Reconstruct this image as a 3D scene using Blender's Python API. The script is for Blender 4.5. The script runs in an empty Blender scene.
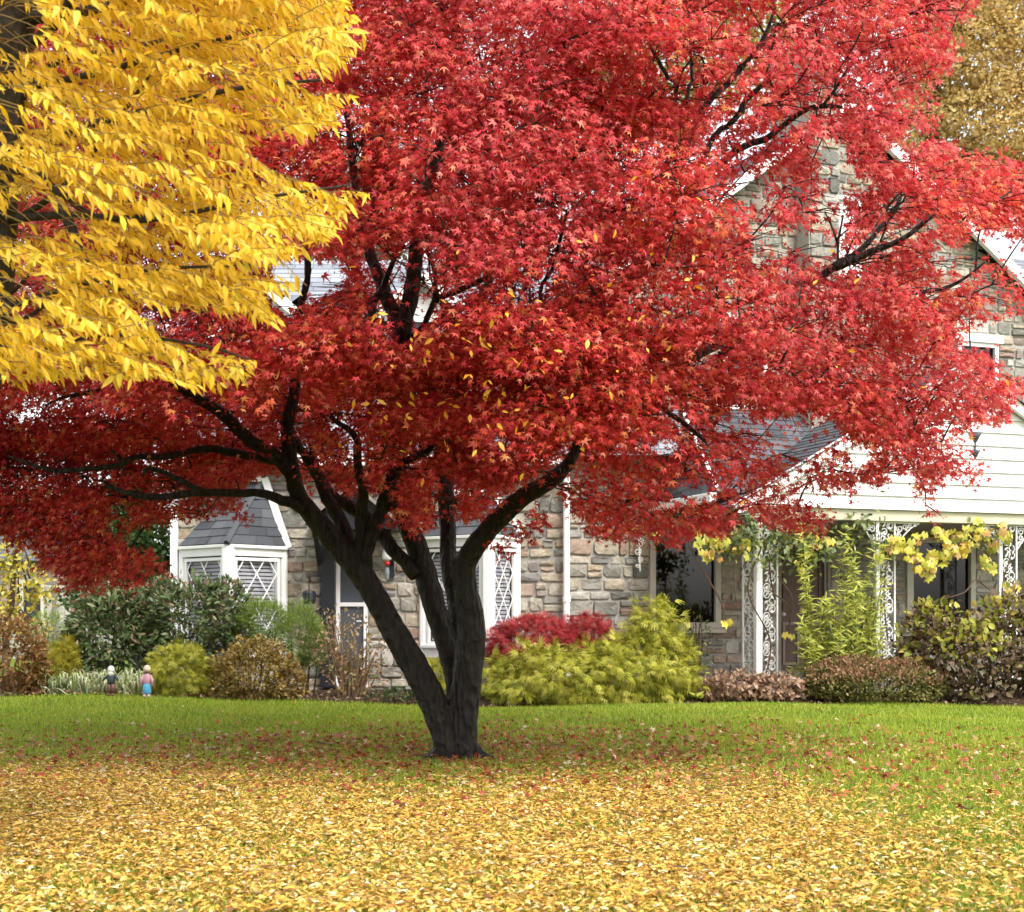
import bpy, math, random
import numpy as np
from mathutils import Vector, Matrix
random.seed(7); rng = np.random.default_rng(11)
SC = bpy.context.scene; COL = SC.collection
F = 50.0/36.0*1024.0; CAMZ = 1.17; HZ = 618.0
def P(px, py, d):                      # where a line of sight stands at distance d (metres)
    return Vector(((px-512.0)/F*d, d, CAMZ+(HZ-py)/F*d))
def px_of(a):                          # (N,3) world -> picture columns
    return 512+F*a[:,0]/a[:,1], HZ-F*(a[:,2]-CAMZ)/a[:,1]

# ------------------------------------------------------------------ objects
def tag(o, label=None, cat=None, group=None, kind=None):
    if label: o['label'] = label
    if cat: o['category'] = cat
    if group: o['group'] = group
    if kind: o['kind'] = kind
    return o
def empty(name, loc=(0,0,0)):
    o = bpy.data.objects.new(name, None); o.location = loc; COL.objects.link(o)
    o.empty_display_size = .1
    return o
class MB:                              # mesh builder, world coordinates
    def __init__(s): s.v=[]; s.f=[]; s.mi=[]
    def quad(s, *pts, m=0):
        n=len(s.v); s.v += [tuple(p) for p in pts]; s.f.append(tuple(range(n,n+len(pts)))); s.mi.append(m)
    def box(s, o, ax, ay, az, m=0, taper=1.0):
        """box from corner o along vectors ax, ay, az"""
        o=Vector(o); ax=Vector(ax); ay=Vector(ay); az=Vector(az)
        if ax.cross(ay).dot(az) < 0: o, ax = o+ax, -ax
        n=len(s.v)
        for k in (0,1):
            for (i,j) in ((0,0),(1,0),(1,1),(0,1)):
                s.v.append(tuple(o+ax*i+ay*j+az*k))
        for q in ((3,2,1,0),(4,5,6,7),(0,1,5,4),(1,2,6,5),(2,3,7,6),(3,0,4,7)):
            s.f.append(tuple(n+i for i in q)); s.mi.append(m)
    def bar(s, a, b, w, h, up=(0,0,1), m=0):
        a=Vector(a); b=Vector(b); d=(b-a).normalized(); up=Vector(up)
        if abs(d.dot(up))>.98: up=Vector((0,1,0))
        x=d.cross(up).normalized(); y=x.cross(d).normalized()
        s.box(a-x*w/2-y*h/2, b-a, x*w, y*h, m)
    def tube(s, pts, rad, n=8, m=0, cap=True):
        pts=[Vector(p) for p in pts]
        if isinstance(rad,(int,float)): rad=[rad]*len(pts)
        base=len(s.v); t=(pts[1]-pts[0]).normalized()
        x=t.cross(Vector((0.13,.31,.94)))
        if x.length<1e-3: x=t.cross(Vector((1,0,0)))
        x.normalize()
        for i,p in enumerate(pts):
            t=(pts[min(i+1,len(pts)-1)]-pts[max(i-1,0)])
            if t.length>1e-9: t.normalize()
            x=(x-t*x.dot(t)); x.normalize(); y=t.cross(x)
            for k in range(n):
                a=2*math.pi*k/n
                s.v.append(tuple(p+(x*math.cos(a)+y*math.sin(a))*rad[i]))
        for i in range(len(pts)-1):
            for k in range(n):
                k2=(k+1)%n
                s.f.append((base+i*n+k,base+i*n+k2,base+(i+1)*n+k2,base+(i+1)*n+k)); s.mi.append(m)
        if cap:
            s.f.append(tuple(base+k for k in reversed(range(n)))); s.mi.append(m)
            e=base+(len(pts)-1)*n
            s.f.append(tuple(e+k for k in range(n))); s.mi.append(m)
    def lathe(s, c, prof, n=12, m=0, sx=1, sy=1):
        c=Vector(c); base=len(s.v)
        for (r,z) in prof:
            for k in range(n):
                a=2*math.pi*k/n
                s.v.append((c.x+r*sx*math.cos(a),c.y+r*sy*math.sin(a),c.z+z))
        for i in range(len(prof)-1):
            for k in range(n):
                k2=(k+1)%n
                s.f.append((base+i*n+k,base+i*n+k2,base+(i+1)*n+k2,base+(i+1)*n+k)); s.mi.append(m)
        s.f.append(tuple(base+k for k in reversed(range(n)))); s.mi.append(m)
        e=base+(len(prof)-1)*n
        s.f.append(tuple(e+k for k in range(n))); s.mi.append(m)
    def build(s, name, mat, parent=None, smooth=False, bevel=0):
        me=bpy.data.meshes.new(name); me.from_pydata(s.v,[],s.f)
        mats = mat if isinstance(mat,(list,tuple)) else [mat]
        for q in mats: me.materials.append(q)
        if len(mats)>1: me.polygons.foreach_set('material_index', s.mi)
        if smooth: me.polygons.foreach_set('use_smooth',[True]*len(me.polygons))
        me.update()
        o=bpy.data.objects.new(name,me); COL.objects.link(o)
        return hang(o,parent,bevel)
def hang(o, parent=None, bevel=0):
    if parent is not None:
        o.parent=parent
        p=parent; loc=Vector((0,0,0))
        while p is not None: loc+=p.location; p=p.parent
        o.location=-loc+o.location
    if bevel:
        b=o.modifiers.new('bevel','BEVEL'); b.width=bevel; b.segments=2; b.limit_method='ANGLE'
    return o
def smooth_path(pts, rad, step=.06):
    """Catmull-Rom through pts, with radii"""
    pts=[Vector(p) for p in pts]; out=[]; ro=[]
    Q=[pts[0]*2-pts[1]]+pts+[pts[-1]*2-pts[-2]]
    for i in range(1,len(Q)-2):
        p0,p1,p2,p3=Q[i-1:i+3]; n=max(2,int((p2-p1).length/step))
        for k in range(n):
            t=k/n
            out.append(.5*((2*p1)+(p2-p0)*t+(2*p0-5*p1+4*p2-p3)*t*t+(3*p1-p0-3*p2+p3)*t**3))
            ro.append(rad[i-1]*(1-t)+rad[i]*t)
    out.append(pts[-1]); ro.append(rad[-1])
    return out, ro

# ------------------------------------------------------------------ many small faces in one mesh
def mesh_from_template(name, tv, tf, pos, R, scale, mat, parent=None, smooth=False):
    tv=np.asarray(tv,float); N=len(pos); K=len(tv)
    scale=np.asarray(scale,float)
    if scale.ndim==1: scale=np.repeat(scale[:,None],3,1)
    V=np.einsum('nij,nkj->nki',R,tv[None]*scale[:,None,:])+pos[:,None,:]
    lens=np.array([len(f) for f in tf]); flat=np.concatenate([np.array(f) for f in tf])
    loops=(flat[None]+(np.arange(N)*K)[:,None]).ravel().astype(np.int32)
    tot=np.tile(lens,N); start=np.concatenate([[0],np.cumsum(tot)[:-1]]).astype(np.int32)
    me=bpy.data.meshes.new(name)
    me.vertices.add(N*K); me.vertices.foreach_set('co',V.ravel().astype(np.float32))
    me.loops.add(len(loops)); me.loops.foreach_set('vertex_index',loops)
    me.polygons.add(len(tot)); me.polygons.foreach_set('loop_start',start)
    me.update(calc_edges=True)
    if smooth: me.polygons.foreach_set('use_smooth',np.ones(len(tot),bool))
    me.materials.append(mat)
    o=bpy.data.objects.new(name,me); COL.objects.link(o)
    return hang(o,parent)
def nrm(a): return a/np.maximum(np.linalg.norm(a,axis=-1,keepdims=True),1e-9)
def frames(tip, normal):
    y=nrm(tip); z=nrm(normal-y*np.sum(normal*y,-1,keepdims=True)); x=np.cross(y,z)
    return np.stack([x,y,z],-1)
# leaf shapes: tip along +y, face normal +z
def t_ovate(w=.2, fold=.05, curl=-.12):
    v=[(0,0,0),(-w*.8,.28,fold),(-w,.5,fold*1.1+curl*.3),(-w*.55,.78,fold*.6+curl*.7),(0,1,curl),(w*.55,.78,fold*.6+curl*.7),(w,.5,fold*1.1+curl*.3),(w*.8,.28,fold),(0,.28,0),(0,.5,curl*.3),(0,.78,curl*.7)]
    f=[(0,8,1),(1,8,9,2),(2,9,10,3),(3,10,4),(0,7,8),(7,6,9,8),(6,5,10,9),(5,4,10)]
    return v,f
def t_small(w=.3, curl=-.1):
    return [(0,0,0),(-w,.5,.06),(0,1,curl),(w,.5,.06)],[(0,2,1),(0,3,2)]
def t_palmate(narrow=.3, lobes=(0,52,108), lens=(1,.86,.55), curl=-.16):
    c=(0,.12,.03); v=[c]; f=[]
    angs=[]; 
    for a,l in zip(lobes,lens):
        if a==0: angs.append((0,l))
        else: angs += [(a,l),(-a,l)]
    angs.sort()
    tips=[]; 
    for a,l in angs:
        r=math.radians(a); tips.append(len(v)); v.append((math.sin(r)*l,.12+math.cos(r)*l,curl*l))
    notch=[]
    full=[angs[0][0]-38]+[(angs[i][0]+angs[i+1][0])/2 for i in range(len(angs)-1)]+[angs[-1][0]+38]
    for a in full:
        r=math.radians(a); notch.append(len(v)); v.append((math.sin(r)*narrow,.12+math.cos(r)*narrow,-.01))
    for i in range(len(angs)): f.append((0,notch[i+1],tips[i],notch[i]))
    return v,f
def t_blade(w=.04, bend=.25):
    return [(-w,0,0),(w,0,0),(-w*.7,.5,bend*.25),(w*.7,.5,bend*.25),(0,1,bend)],[(0,1,3,2),(2,3,4)]
def t_arch(w=.035, n=5):
    v=[];f=[]
    for i in range(n+1):
        t=i/n; y=math.sin(t*1.9)*.75; z=math.sin(t*2.6)*.62; ww=w*(1-t**2.2)+.002
        v+=[(-ww,y,z),(ww,y,z)]
        if i: f.append((2*i-2,2*i-1,2*i+1,2*i))
    return v,f
def t_thread():
    v=[(0,0,0)];f=[]
    for a,l in ((-32,.62),(-14,.85),(3,1),(20,.8),(38,.58)):
        r=math.radians(a); n=len(v); w=.035
        d=(math.sin(r),math.cos(r)); s=(math.cos(r)*w,-math.sin(r)*w)
        v+=[(d[0]*l*.5-s[0],d[1]*l*.5-s[1],.05*l),(d[0]*l,d[1]*l,-.18*l),(d[0]*l*.5+s[0],d[1]*l*.5+s[1],.05*l)]
        f.append((0,n+2,n+1,n))
    return v,f

# ------------------------------------------------------------------ materials
def new_mat(name):
    m=bpy.data.materials.new(name); m.use_nodes=True; nt=m.node_tree
    for n in list(nt.nodes): nt.nodes.remove(n)
    out=nt.nodes.new('ShaderNodeOutputMaterial')
    return m,nt,out
def node(nt,t,**k):
    n=nt.nodes.new(t)
    for a,b in k.items():
        if a in n.inputs: n.inputs[a].default_value=b
        else: setattr(n,a,b)
    return n
def ramp(nt, stops, interp='LINEAR'):
    r=nt.nodes.new('ShaderNodeValToRGB'); cr=r.color_ramp; cr.interpolation=interp
    while len(cr.elements)<len(stops): cr.elements.new(.5)
    for e,(p,c) in zip(cr.elements,stops): e.position=p; e.color=(*c,1)
    return r
def leaf_mat(name, stops, trans=.35, rough=.45, spec=.4, patch=.0, patch_scale=1.2, patch_stops=None):
    m,nt,out=new_mat(name); L=nt.links.new
    geo=node(nt,'ShaderNodeNewGeometry'); r=ramp(nt,stops); L(geo.outputs['Random Per Island'],r.inputs[0])
    col=r.outputs[0]
    if patch:
        tc=node(nt,'ShaderNodeTexCoord'); nz=node(nt,'ShaderNodeTexNoise',Scale=patch_scale,Detail=3.0)
        L(tc.outputs['Object'],nz.inputs['Vector'])
        r2=ramp(nt,patch_stops); L(geo.outputs['Random Per Island'],r2.inputs[0])
        st=ramp(nt,[(.42,(0,0,0)),(.6,(1,1,1))]); L(nz.outputs['Fac'],st.inputs[0])
        ml=node(nt,'ShaderNodeMath',operation='MULTIPLY'); ml.inputs[1].default_value=patch; L(st.outputs[0],ml.inputs[0])
        mx=node(nt,'ShaderNodeMix',data_type='RGBA'); L(ml.outputs[0],mx.inputs['Factor']); L(col,mx.inputs[6]); L(r2.outputs[0],mx.inputs[7])
        col=mx.outputs[2]
    p=node(nt,'ShaderNodeBsdfPrincipled',Roughness=rough); p.inputs['Specular IOR Level'].default_value=spec
    L(col,p.inputs['Base Color'])
    t=node(nt,'ShaderNodeBsdfTranslucent'); L(col,t.inputs['Color'])
    mix=node(nt,'ShaderNodeMixShader',Fac=trans); L(p.outputs[0],mix.inputs[1]); L(t.outputs[0],mix.inputs[2])
    L(mix.outputs[0],out.inputs['Surface'])
    return m
def plain(name, col, rough=.6, spec=.4, noise=0, nscale=8, bump=0, bscale=40, metal=0, col2=None, stretch=None):
    m,nt,out=new_mat(name); L=nt.links.new
    p=node(nt,'ShaderNodeBsdfPrincipled',Roughness=rough,Metallic=metal); p.inputs['Specular IOR Level'].default_value=spec
    p.inputs['Base Color'].default_value=(*col,1)
    tc=node(nt,'ShaderNodeTexCoord'); mp=node(nt,'ShaderNodeMapping')
    if stretch: mp.inputs['Scale'].default_value=stretch
    L(tc.outputs['Object'],mp.inputs[0])
    if noise:
        nz=node(nt,'ShaderNodeTexNoise',Scale=nscale,Detail=6.0,Roughness=.65); L(mp.outputs[0],nz.inputs['Vector'])
        c2=col2 or tuple(max(0,c*(1-noise)) for c in col)
        r=ramp(nt,[(.35,c2),(.65,col)]); L(nz.outputs['Fac'],r.inputs[0]); L(r.outputs[0],p.inputs['Base Color'])
    if bump:
        nb=node(nt,'ShaderNodeTexNoise',Scale=bscale,Detail=6.0,Roughness=.7); L(mp.outputs[0],nb.inputs['Vector'])
        b=node(nt,'ShaderNodeBump',Strength=bump,Distance=.03); L(nb.outputs['Fac'],b.inputs['Height']); L(b.outputs[0],p.inputs['Normal'])
    L(p.outputs[0],out.inputs['Surface'])
    return m
def stone_mat():
    m,nt,out=new_mat('fieldstone'); L=nt.links.new
    geo=node(nt,'ShaderNodeNewGeometry')
    r=ramp(nt,[(0,(.12,.115,.10)),(.12,(.25,.24,.205)),(.28,(.38,.345,.275)),(.42,(.31,.245,.165)),(.54,(.18,.17,.15)),(.66,(.39,.35,.28)),(.78,(.27,.18,.135)),(.86,(.21,.20,.185)),(.94,(.33,.31,.27)),(1,(.43,.41,.355))])
    L(geo.outputs['Random Per Island'],r.inputs[0])
    tc=node(nt,'ShaderNodeTexCoord')
    nz=node(nt,'ShaderNodeTexNoise',Scale=9.0,Detail=8.0,Roughness=.7); L(tc.outputs['Object'],nz.inputs['Vector'])
    r2=ramp(nt,[(.3,(.72,.73,.74)),(.7,(1.45,1.45,1.45))]); L(nz.outputs['Fac'],r2.inputs[0])
    mx=node(nt,'ShaderNodeMix',data_type='RGBA',blend_type='MULTIPLY'); mx.inputs['Factor'].default_value=1
    L(r.outputs[0],mx.inputs[6]); L(r2.outputs[0],mx.inputs[7])
    p=node(nt,'ShaderNodeBsdfPrincipled',Roughness=.85); p.inputs['Specular IOR Level'].default_value=.2
    L(mx.outputs[2],p.inputs['Base Color'])
    nb=node(nt,'ShaderNodeTexNoise',Scale=22.0,Detail=8.0,Roughness=.7); L(tc.outputs['Object'],nb.inputs['Vector'])
    b=node(nt,'ShaderNodeBump',Strength=.7,Distance=.04); L(nb.outputs['Fac'],b.inputs['Height']); L(b.outputs[0],p.inputs['Normal'])
    L(p.outputs[0],out.inputs['Surface'])
    return m
def island_mat(name, stops, rough=.8, bump=.3, bscale=30):
    m,nt,out=new_mat(name); L=nt.links.new
    geo=node(nt,'ShaderNodeNewGeometry'); r=ramp(nt,stops); L(geo.outputs['Random Per Island'],r.inputs[0])
    p=node(nt,'ShaderNodeBsdfPrincipled',Roughness=rough); p.inputs['Specular IOR Level'].default_value=.25
    L(r.outputs[0],p.inputs['Base Color'])
    tc=node(nt,'ShaderNodeTexCoord'); nb=node(nt,'ShaderNodeTexNoise',Scale=bscale,Detail=6.0); L(tc.outputs['Object'],nb.inputs['Vector'])
    b=node(nt,'ShaderNodeBump',Strength=bump,Distance=.02); L(nb.outputs['Fac'],b.inputs['Height']); L(b.outputs[0],p.inputs['Normal'])
    L(p.outputs[0],out.inputs['Surface'])
    return m
def glass_mat(name, dark=.5):
    m,nt,out=new_mat(name); L=nt.links.new
    t=node(nt,'ShaderNodeBsdfTransparent'); t.inputs['Color'].default_value=(dark,dark,dark*1.02,1)
    g=node(nt,'ShaderNodeBsdfGlossy',Roughness=.03); fr=node(nt,'ShaderNodeValue'); fr.outputs[0].default_value=.035
    mx=node(nt,'ShaderNodeMixShader'); L(fr.outputs[0],mx.inputs[0]); L(t.outputs[0],mx.inputs[1]); L(g.outputs[0],mx.inputs[2])
    L(mx.outputs[0],out.inputs['Surface'])
    return m
def bark_mat(name, dark, mid, moss=None, rough=.6):
    m,nt,out=new_mat(name); L=nt.links.new
    tc=node(nt,'ShaderNodeTexCoord'); mp=node(nt,'ShaderNodeMapping'); mp.inputs['Scale'].default_value=(1,1,.28); L(tc.outputs['Object'],mp.inputs[0])
    nz=node(nt,'ShaderNodeTexNoise',Scale=22.0,Detail=9.0,Roughness=.7); L(mp.outputs[0],nz.inputs['Vector'])
    r=ramp(nt,[(.35,dark),(.68,mid)]); L(nz.outputs['Fac'],r.inputs[0]); col=r.outputs[0]
    if moss:
        n2=node(nt,'ShaderNodeTexNoise',Scale=4.5,Detail=10.0,Roughness=.85); L(tc.outputs['Object'],n2.inputs['Vector'])
        r2=ramp(nt,[(.52,(0,0,0)),(.68,(.75,.75,.75))]); L(n2.outputs['Fac'],r2.inputs[0])
        mx=node(nt,'ShaderNodeMix',data_type='RGBA'); L(r2.outputs[0],mx.inputs['Factor']); L(col,mx.inputs[6]); mx.inputs[7].default_value=(*moss,1)
        col=mx.outputs[2]
    p=node(nt,'ShaderNodeBsdfPrincipled',Roughness=rough); p.inputs['Specular IOR Level'].default_value=.35
    L(col,p.inputs['Base Color'])
    v=node(nt,'ShaderNodeTexVoronoi',Scale=26.0); L(mp.outputs[0],v.inputs['Vector'])
    ad=node(nt,'ShaderNodeMath',operation='ADD'); L(nz.outputs['Fac'],ad.inputs[0]); L(v.outputs['Distance'],ad.inputs[1])
    b=node(nt,'ShaderNodeBump',Strength=1.0,Distance=.06); L(ad.outputs[0],b.inputs['Height']); L(b.outputs[0],p.inputs['Normal'])
    L(p.outputs[0],out.inputs['Surface'])
    return m

M={}
M['stone']=stone_mat()
M['mortar']=plain('mortar',(.40,.38,.335),.9,.1,noise=.3,nscale=20,bump=.4,bscale=60)
M['white']=plain('white_paint',(.80,.80,.78),.5,.3,noise=.06,nscale=5)
M['siding']=plain('white_siding',(.74,.74,.71),.55,.3,noise=.16,nscale=1.6,stretch=(3,3,.5))
M['cream']=plain('cream_paint',(.50,.47,.38),.55,.3,noise=.15,nscale=6)
M['olive']=plain('olive_cream_fascia',(.52,.50,.36),.6,.3,noise=.12,nscale=3)
M['iron']=plain('white_iron',(.74,.74,.72),.5,.3,noise=.12,nscale=25)
M['shingle']=island_mat('dark_shingle',[(0,(.045,.05,.058)),(.5,(.07,.076,.085)),(1,(.105,.11,.12))],.75,.5,60)
M['shingle_lt']=island_mat('weathered_shingle',[(0,(.16,.175,.20)),(.5,(.22,.235,.265)),(1,(.28,.295,.32))],.75,.5,60)
M['black']=plain('black_paint',(.018,.02,.026),.35,.5)
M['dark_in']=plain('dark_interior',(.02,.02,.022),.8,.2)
M['brown_door']=plain('brown_door',(.11,.065,.045),.5,.4,noise=.3,nscale=10)
M['taupe']=plain('taupe_wood',(.26,.22,.18),.6,.3,noise=.2,nscale=6)
M['glass']=glass_mat('window_glass',.8)
M['glass_dark']=glass_mat('dim_glass',.35)
M['blind']=plain('blind_slat',(.72,.72,.72),.5,.3)
M['concrete']=plain('porch_concrete',(.3,.28,.25),.9,.2,noise=.3)
M['bark_maple']=bark_mat('maple_bark',(.005,.004,.003),(.030,.022,.015),(.056,.055,.018),.46)
M['bark_yellow']=bark_mat('elm_bark',(.03,.024,.018),(.09,.075,.055),(.06,.055,.02),.7)
M['bark_grey']=bark_mat('grey_bark',(.06,.055,.05),(.14,.13,.12),None,.8)
M['twig_brown']=plain('brown_twig',(.10,.065,.04),.8,.2,noise=.3)
M['twig_tan']=plain('tan_twig',(.24,.16,.09),.8,.2,noise=.3)
M['stem_green']=plain('green_stem',(.12,.16,.04),.7,.2)
# ================================================================== ground
def sstep(a,b,x):
    t=np.clip((x-a)/(b-a),0,1); return t*t*(3-2*t)
def lawn_z(x,y):
    z=.10*np.exp(-((x-2.8)/1.7)**2-((y-17.9)/1.1)**2)+.03*np.sin(x*1.7+y*.6)*np.sin(y*1.3+1)*np.clip((y-12)/3,0,1)+.03*np.sin(x*.55+.7)*np.sin(y*.5)*np.clip((y-5)/6,0,1)
    z=z-.03*np.clip((9-y)/6,0,1)
    z=z+sstep(13,20,y)*(-.05+.12*sstep(-1.5,-5,x))
    return z*np.clip((60-y)/20,0,1)
def lawn_z1(x,y): return float(lawn_z(np.array(x),np.array(y)))
def grid_sheet(name,xs,ys,zf,mat):
    nx,ny=len(xs),len(ys); X,Y=np.meshgrid(xs,ys); Z=zf(X,Y)
    v=np.stack([X,Y,Z],-1).reshape(-1,3); f=[]
    for j in range(ny-1):
        for i in range(nx-1):
            a=j*nx+i; f.append((a,a+1,a+nx+1,a+nx))
    me=bpy.data.meshes.new(name); me.from_pydata(v.tolist(),[],f); me.materials.append(mat)
    me.polygons.foreach_set('use_smooth',[True]*len(me.polygons))
    o=bpy.data.objects.new(name,me); COL.objects.link(o); return o
def lawn_material():
    m,nt,out=new_mat('lawn_turf'); L=nt.links.new
    tc=node(nt,'ShaderNodeTexCoord')
    n1=node(nt,'ShaderNodeTexNoise',Scale=.9,Detail=8.0,Roughness=.7); L(tc.outputs['Object'],n1.inputs['Vector'])
    r1=ramp(nt,[(.3,(.08,.13,.014)),(.5,(.13,.19,.018)),(.7,(.19,.23,.035))]); L(n1.outputs['Fac'],r1.inputs[0])
    n2=node(nt,'ShaderNodeTexNoise',Scale=55.0,Detail=6.0,Roughness=.8); L(tc.outputs['Object'],n2.inputs['Vector'])
    r2=ramp(nt,[(.3,(.5,.5,.45)),(.7,(1.3,1.3,1.2))]); L(n2.outputs['Fac'],r2.inputs[0])
    mx=node(nt,'ShaderNodeMix',data_type='RGBA',blend_type='MULTIPLY'); mx.inputs['Factor'].default_value=1
    L(r1.outputs[0],mx.inputs[6]); L(r2.outputs[0],mx.inputs[7])
    p=node(nt,'ShaderNodeBsdfPrincipled',Roughness=.9); p.inputs['Specular IOR Level'].default_value=.15
    L(mx.outputs[2],p.inputs['Base Color'])
    b=node(nt,'ShaderNodeBump',Strength=.8,Distance=.04); L(n2.outputs['Fac'],b.inputs['Height']); L(b.outputs[0],p.inputs['Normal'])
    L(p.outputs[0],out.inputs['Surface']); return m
xs=np.concatenate([[-400,-150,-60,-30],np.arange(-16,16.1,.4),[30,60,150,400]])
ys=np.concatenate([[-60,-20,-5],np.arange(2,24.1,.4),[30,40,60,120,400]])
tag(grid_sheet('lawn_ground',xs,ys,lawn_z,lawn_material()),kind='structure')
soil=plain('garden_soil',(.075,.048,.03),.95,.1,noise=.6,nscale=7,bump=1,bscale=30)
def bed_edge(x): return 19.72+.14*math.sin(x*1.3+.5)+.08*math.sin(x*3.1)
mb=MB(); xx=np.arange(-9,11.01,.2)
for a,b in zip(xx[:-1],xx[1:]):
    y0,y1=bed_edge(a),bed_edge(b)
    mb.quad((a,y0,lawn_z1(a,y0)+.012),(b,y1,lawn_z1(b,y1)+.012),(b,y1+.3,.06),(a,y0+.3,.06))
    mb.quad((a,y0+.3,.06),(b,y1+.3,.06),(b,26.5,.07),(a,26.5,.07))
tag(mb.build('planting_bed_ground',soil,smooth=True),kind='structure')

# ================================================================== house
house=empty('stone_house',(.85,22,0))
tag(house,'stone house with white porch gable, bay windows and dark shingle roofs behind the red tree','house')
TH=math.radians(20); U=Vector((math.cos(TH),math.sin(TH),0)); V_=Vector((-math.sin(TH),math.cos(TH),0)); C0=Vector((.85,22,0))
UP=Vector((0,0,1))
def H(a,b,z): return C0+U*a+V_*b+UP*z                     # a along the porch front, b into the house
def Lw(s,t,z): return Vector((s,22+t,z))                  # left wing, picture-parallel
def stone_wall(name, place, s0,s1,z0,top,openings=(),parent=None,big=1.0,seed=3):
    R=random.Random(seed); st=MB(); mo=MB()
    zmax=max(top(s0+(s1-s0)*k/20) for k in range(21))
    edges=sorted({z0,zmax}|{z for o in openings for z in o[2:4] if z0<z<zmax})
    courses=[]
    for a,b in zip(edges[:-1],edges[1:]):
        z=a
        while z<b-.001:
            h=R.uniform(.16,.31)*big
            if b-z-h<.13: h=b-z
            courses.append((z,min(z+h,b))); z+=h
    for za,zb in courses:
        segs=[(s0,s1)]
        for (oa,ob,oz0,oz1) in openings:
            if oz0<zb-.001 and oz1>za+.001:
                new=[]
                for a,b in segs:
                    if ob<=a or oa>=b: new.append((a,b)); continue
                    if oa>a: new.append((a,oa))
                    if ob<b: new.append((ob,b))
                segs=new
        for a,b in segs:
            s=a
            while s<b-.001:
                w=R.uniform(.2,.56)*big
                if b-s-w<.15: w=b-s
                ta,tb=min(zb,top(s)),min(zb,top(s+w))
                if max(ta,tb)>za+.01:
                    mo.quad(place(s,0,za),place(s+w,0,za),place(s+w,0,max(tb,za)),place(s,0,max(ta,za)))
                t=min(ta,tb)
                if t-za>.06:
                    cells=[(s,s+w,za,t)]
                    q=R.random()
                    if t-za>.2 and q<.3:
                        zm=za+(t-za)*R.uniform(.38,.62); cells=[(s,s+w,za,zm),(s,s+w,zm,t)]
                    elif w>.4 and q<.55:
                        sm=s+w*R.uniform(.4,.6)
                        if R.random()<.5: cells=[(s,sm,za,t),(sm,s+w,za,t)]
                        else:
                            zm=za+(t-za)*R.uniform(.4,.6); cells=[(s,sm,za,t),(sm,s+w,za,zm),(sm,s+w,zm,t)]
                    for (ca,cb,cz0,cz1) in cells:
                        g=R.uniform(.003,.012); pr=R.uniform(.012,.05); bv=R.uniform(.006,.018)
                        j=lambda q=.008: R.uniform(-q,q)
                        o_=[(ca+g+abs(j()),cz0+g+abs(j())),(cb-g-abs(j()),cz0+g+abs(j())),(cb-g-abs(j()),cz1-g-abs(j())),(ca+g+abs(j()),cz1-g-abs(j()))]
                        i_=[(ca+g+bv+j(),cz0+g+bv+j()),(cb-g-bv+j(),cz0+g+bv+j()),(cb-g-bv+j(),cz1-g-bv+j()),(ca+g+bv+j(),cz1-g-bv+j())]
                        n=len(st.v); w_,h_=cb-ca,cz1-cz0; mcx,mcz=(ca+cb)/2,(cz0+cz1)/2; ring=[]
                        for (sx,sz) in ((-1,-1),(1,-1),(1,1),(-1,1)):      # each corner knocked off, each side bowed
                            cu=R.uniform(.02,.30)*min(w_,h_); cv=R.uniform(.02,.30)*min(w_,h_)
                            p1=(mcx+sx*(w_/2-g-cu),mcz+sz*(h_/2-g-abs(j(.01)))); p2=(mcx+sx*(w_/2-g-abs(j(.01))),mcz+sz*(h_/2-g-cv))
                            ring+= [p1,p2] if sx*sz<0 else [p2,p1]
                        K=len(ring); f_=lambda q,s: (mcx+(q[0]-mcx)*(1-s*2/max(w_,.1)),mcz+(q[1]-mcz)*(1-s*2/max(h_,.1)))
                        st.v+=[tuple(place(x,-.002,z)) for x,z in ring]+[tuple(place(q[0]+j(.006),-pr+j(.012),q[1]+j(.006))) for q in (f_(q,bv) for q in ring)]
                        cx=mcx+j(.04); cz=mcz+j(.025)
                        st.v.append(tuple(place(cx,-pr-R.uniform(-.006,.022),cz)))
                        for k in range(K):
                            k2=(k+1)%K
                            st.f.append((n+k,n+k2,n+K+k2,n+K+k)); st.mi.append(0)
                            st.f.append((n+K+k,n+K+k2,n+2*K)); st.mi.append(0)
                s+=w
    w=mo.build(name,M['mortar'],parent)
    st.build('stonework',M['stone'],w)
    return w
def shingle_facet(mb,e0,e1,t0,t1,row=.13,wid=.26,R=random.Random(5),lift=.014):
    e0,e1,t0,t1=map(Vector,(e0,e1,t0,t1))
    n=(e1-e0).cross(t0-e0)
    if n.length<1e-6: n=(e1-e0).cross(t1-e0)
    n.normalize()
    if n.z<0: n=-n
    rows=max(2,int(((t0+t1)/2-(e0+e1)/2).length/row))
    for i in range(rows):
        a=i/rows; b=min((i+1)/rows+.004,1)
        la,ra=e0.lerp(t0,a),e1.lerp(t1,a); lb,rb=e0.lerp(t0,b),e1.lerp(t1,b)
        W=(ra-la).length; k=max(1,int(W/wid)); off=R.random()*.9
        cuts=[0]+[ (q+off*.5+R.uniform(-.12,.12))/k for q in range(1,k)]+[1]
        for c,d in zip(cuts[:-1],cuts[1:]):
            g=.004/max(W,.1) if W>.3 else 0
            h=lift*R.uniform(.7,1.3)
            p=[la.lerp(ra,c+g)+n*h,la.lerp(ra,d-g)+n*h,lb.lerp(rb,d-g)+n*.002,lb.lerp(rb,c+g)+n*.002]
            m_=len(mb.v); mb.v+=[tuple(x) for x in p]+[tuple(p[0]-n*h),tuple(p[1]-n*h)]
            mb.f+=[(m_,m_+1,m_+2,m_+3),(m_+4,m_+5,m_+1,m_)]; mb.mi+=[0,0]
def roof(name,facets,mat,parent,**k):
    mb=MB(); base=MB()
    for f in facets: shingle_facet(mb,*f,**k); base.quad(f[0],f[1],f[3],f[2])
    r=base.build(name,M['dark_in'],parent)
    mb.build('shingle_courses',mat,r); return r
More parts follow.
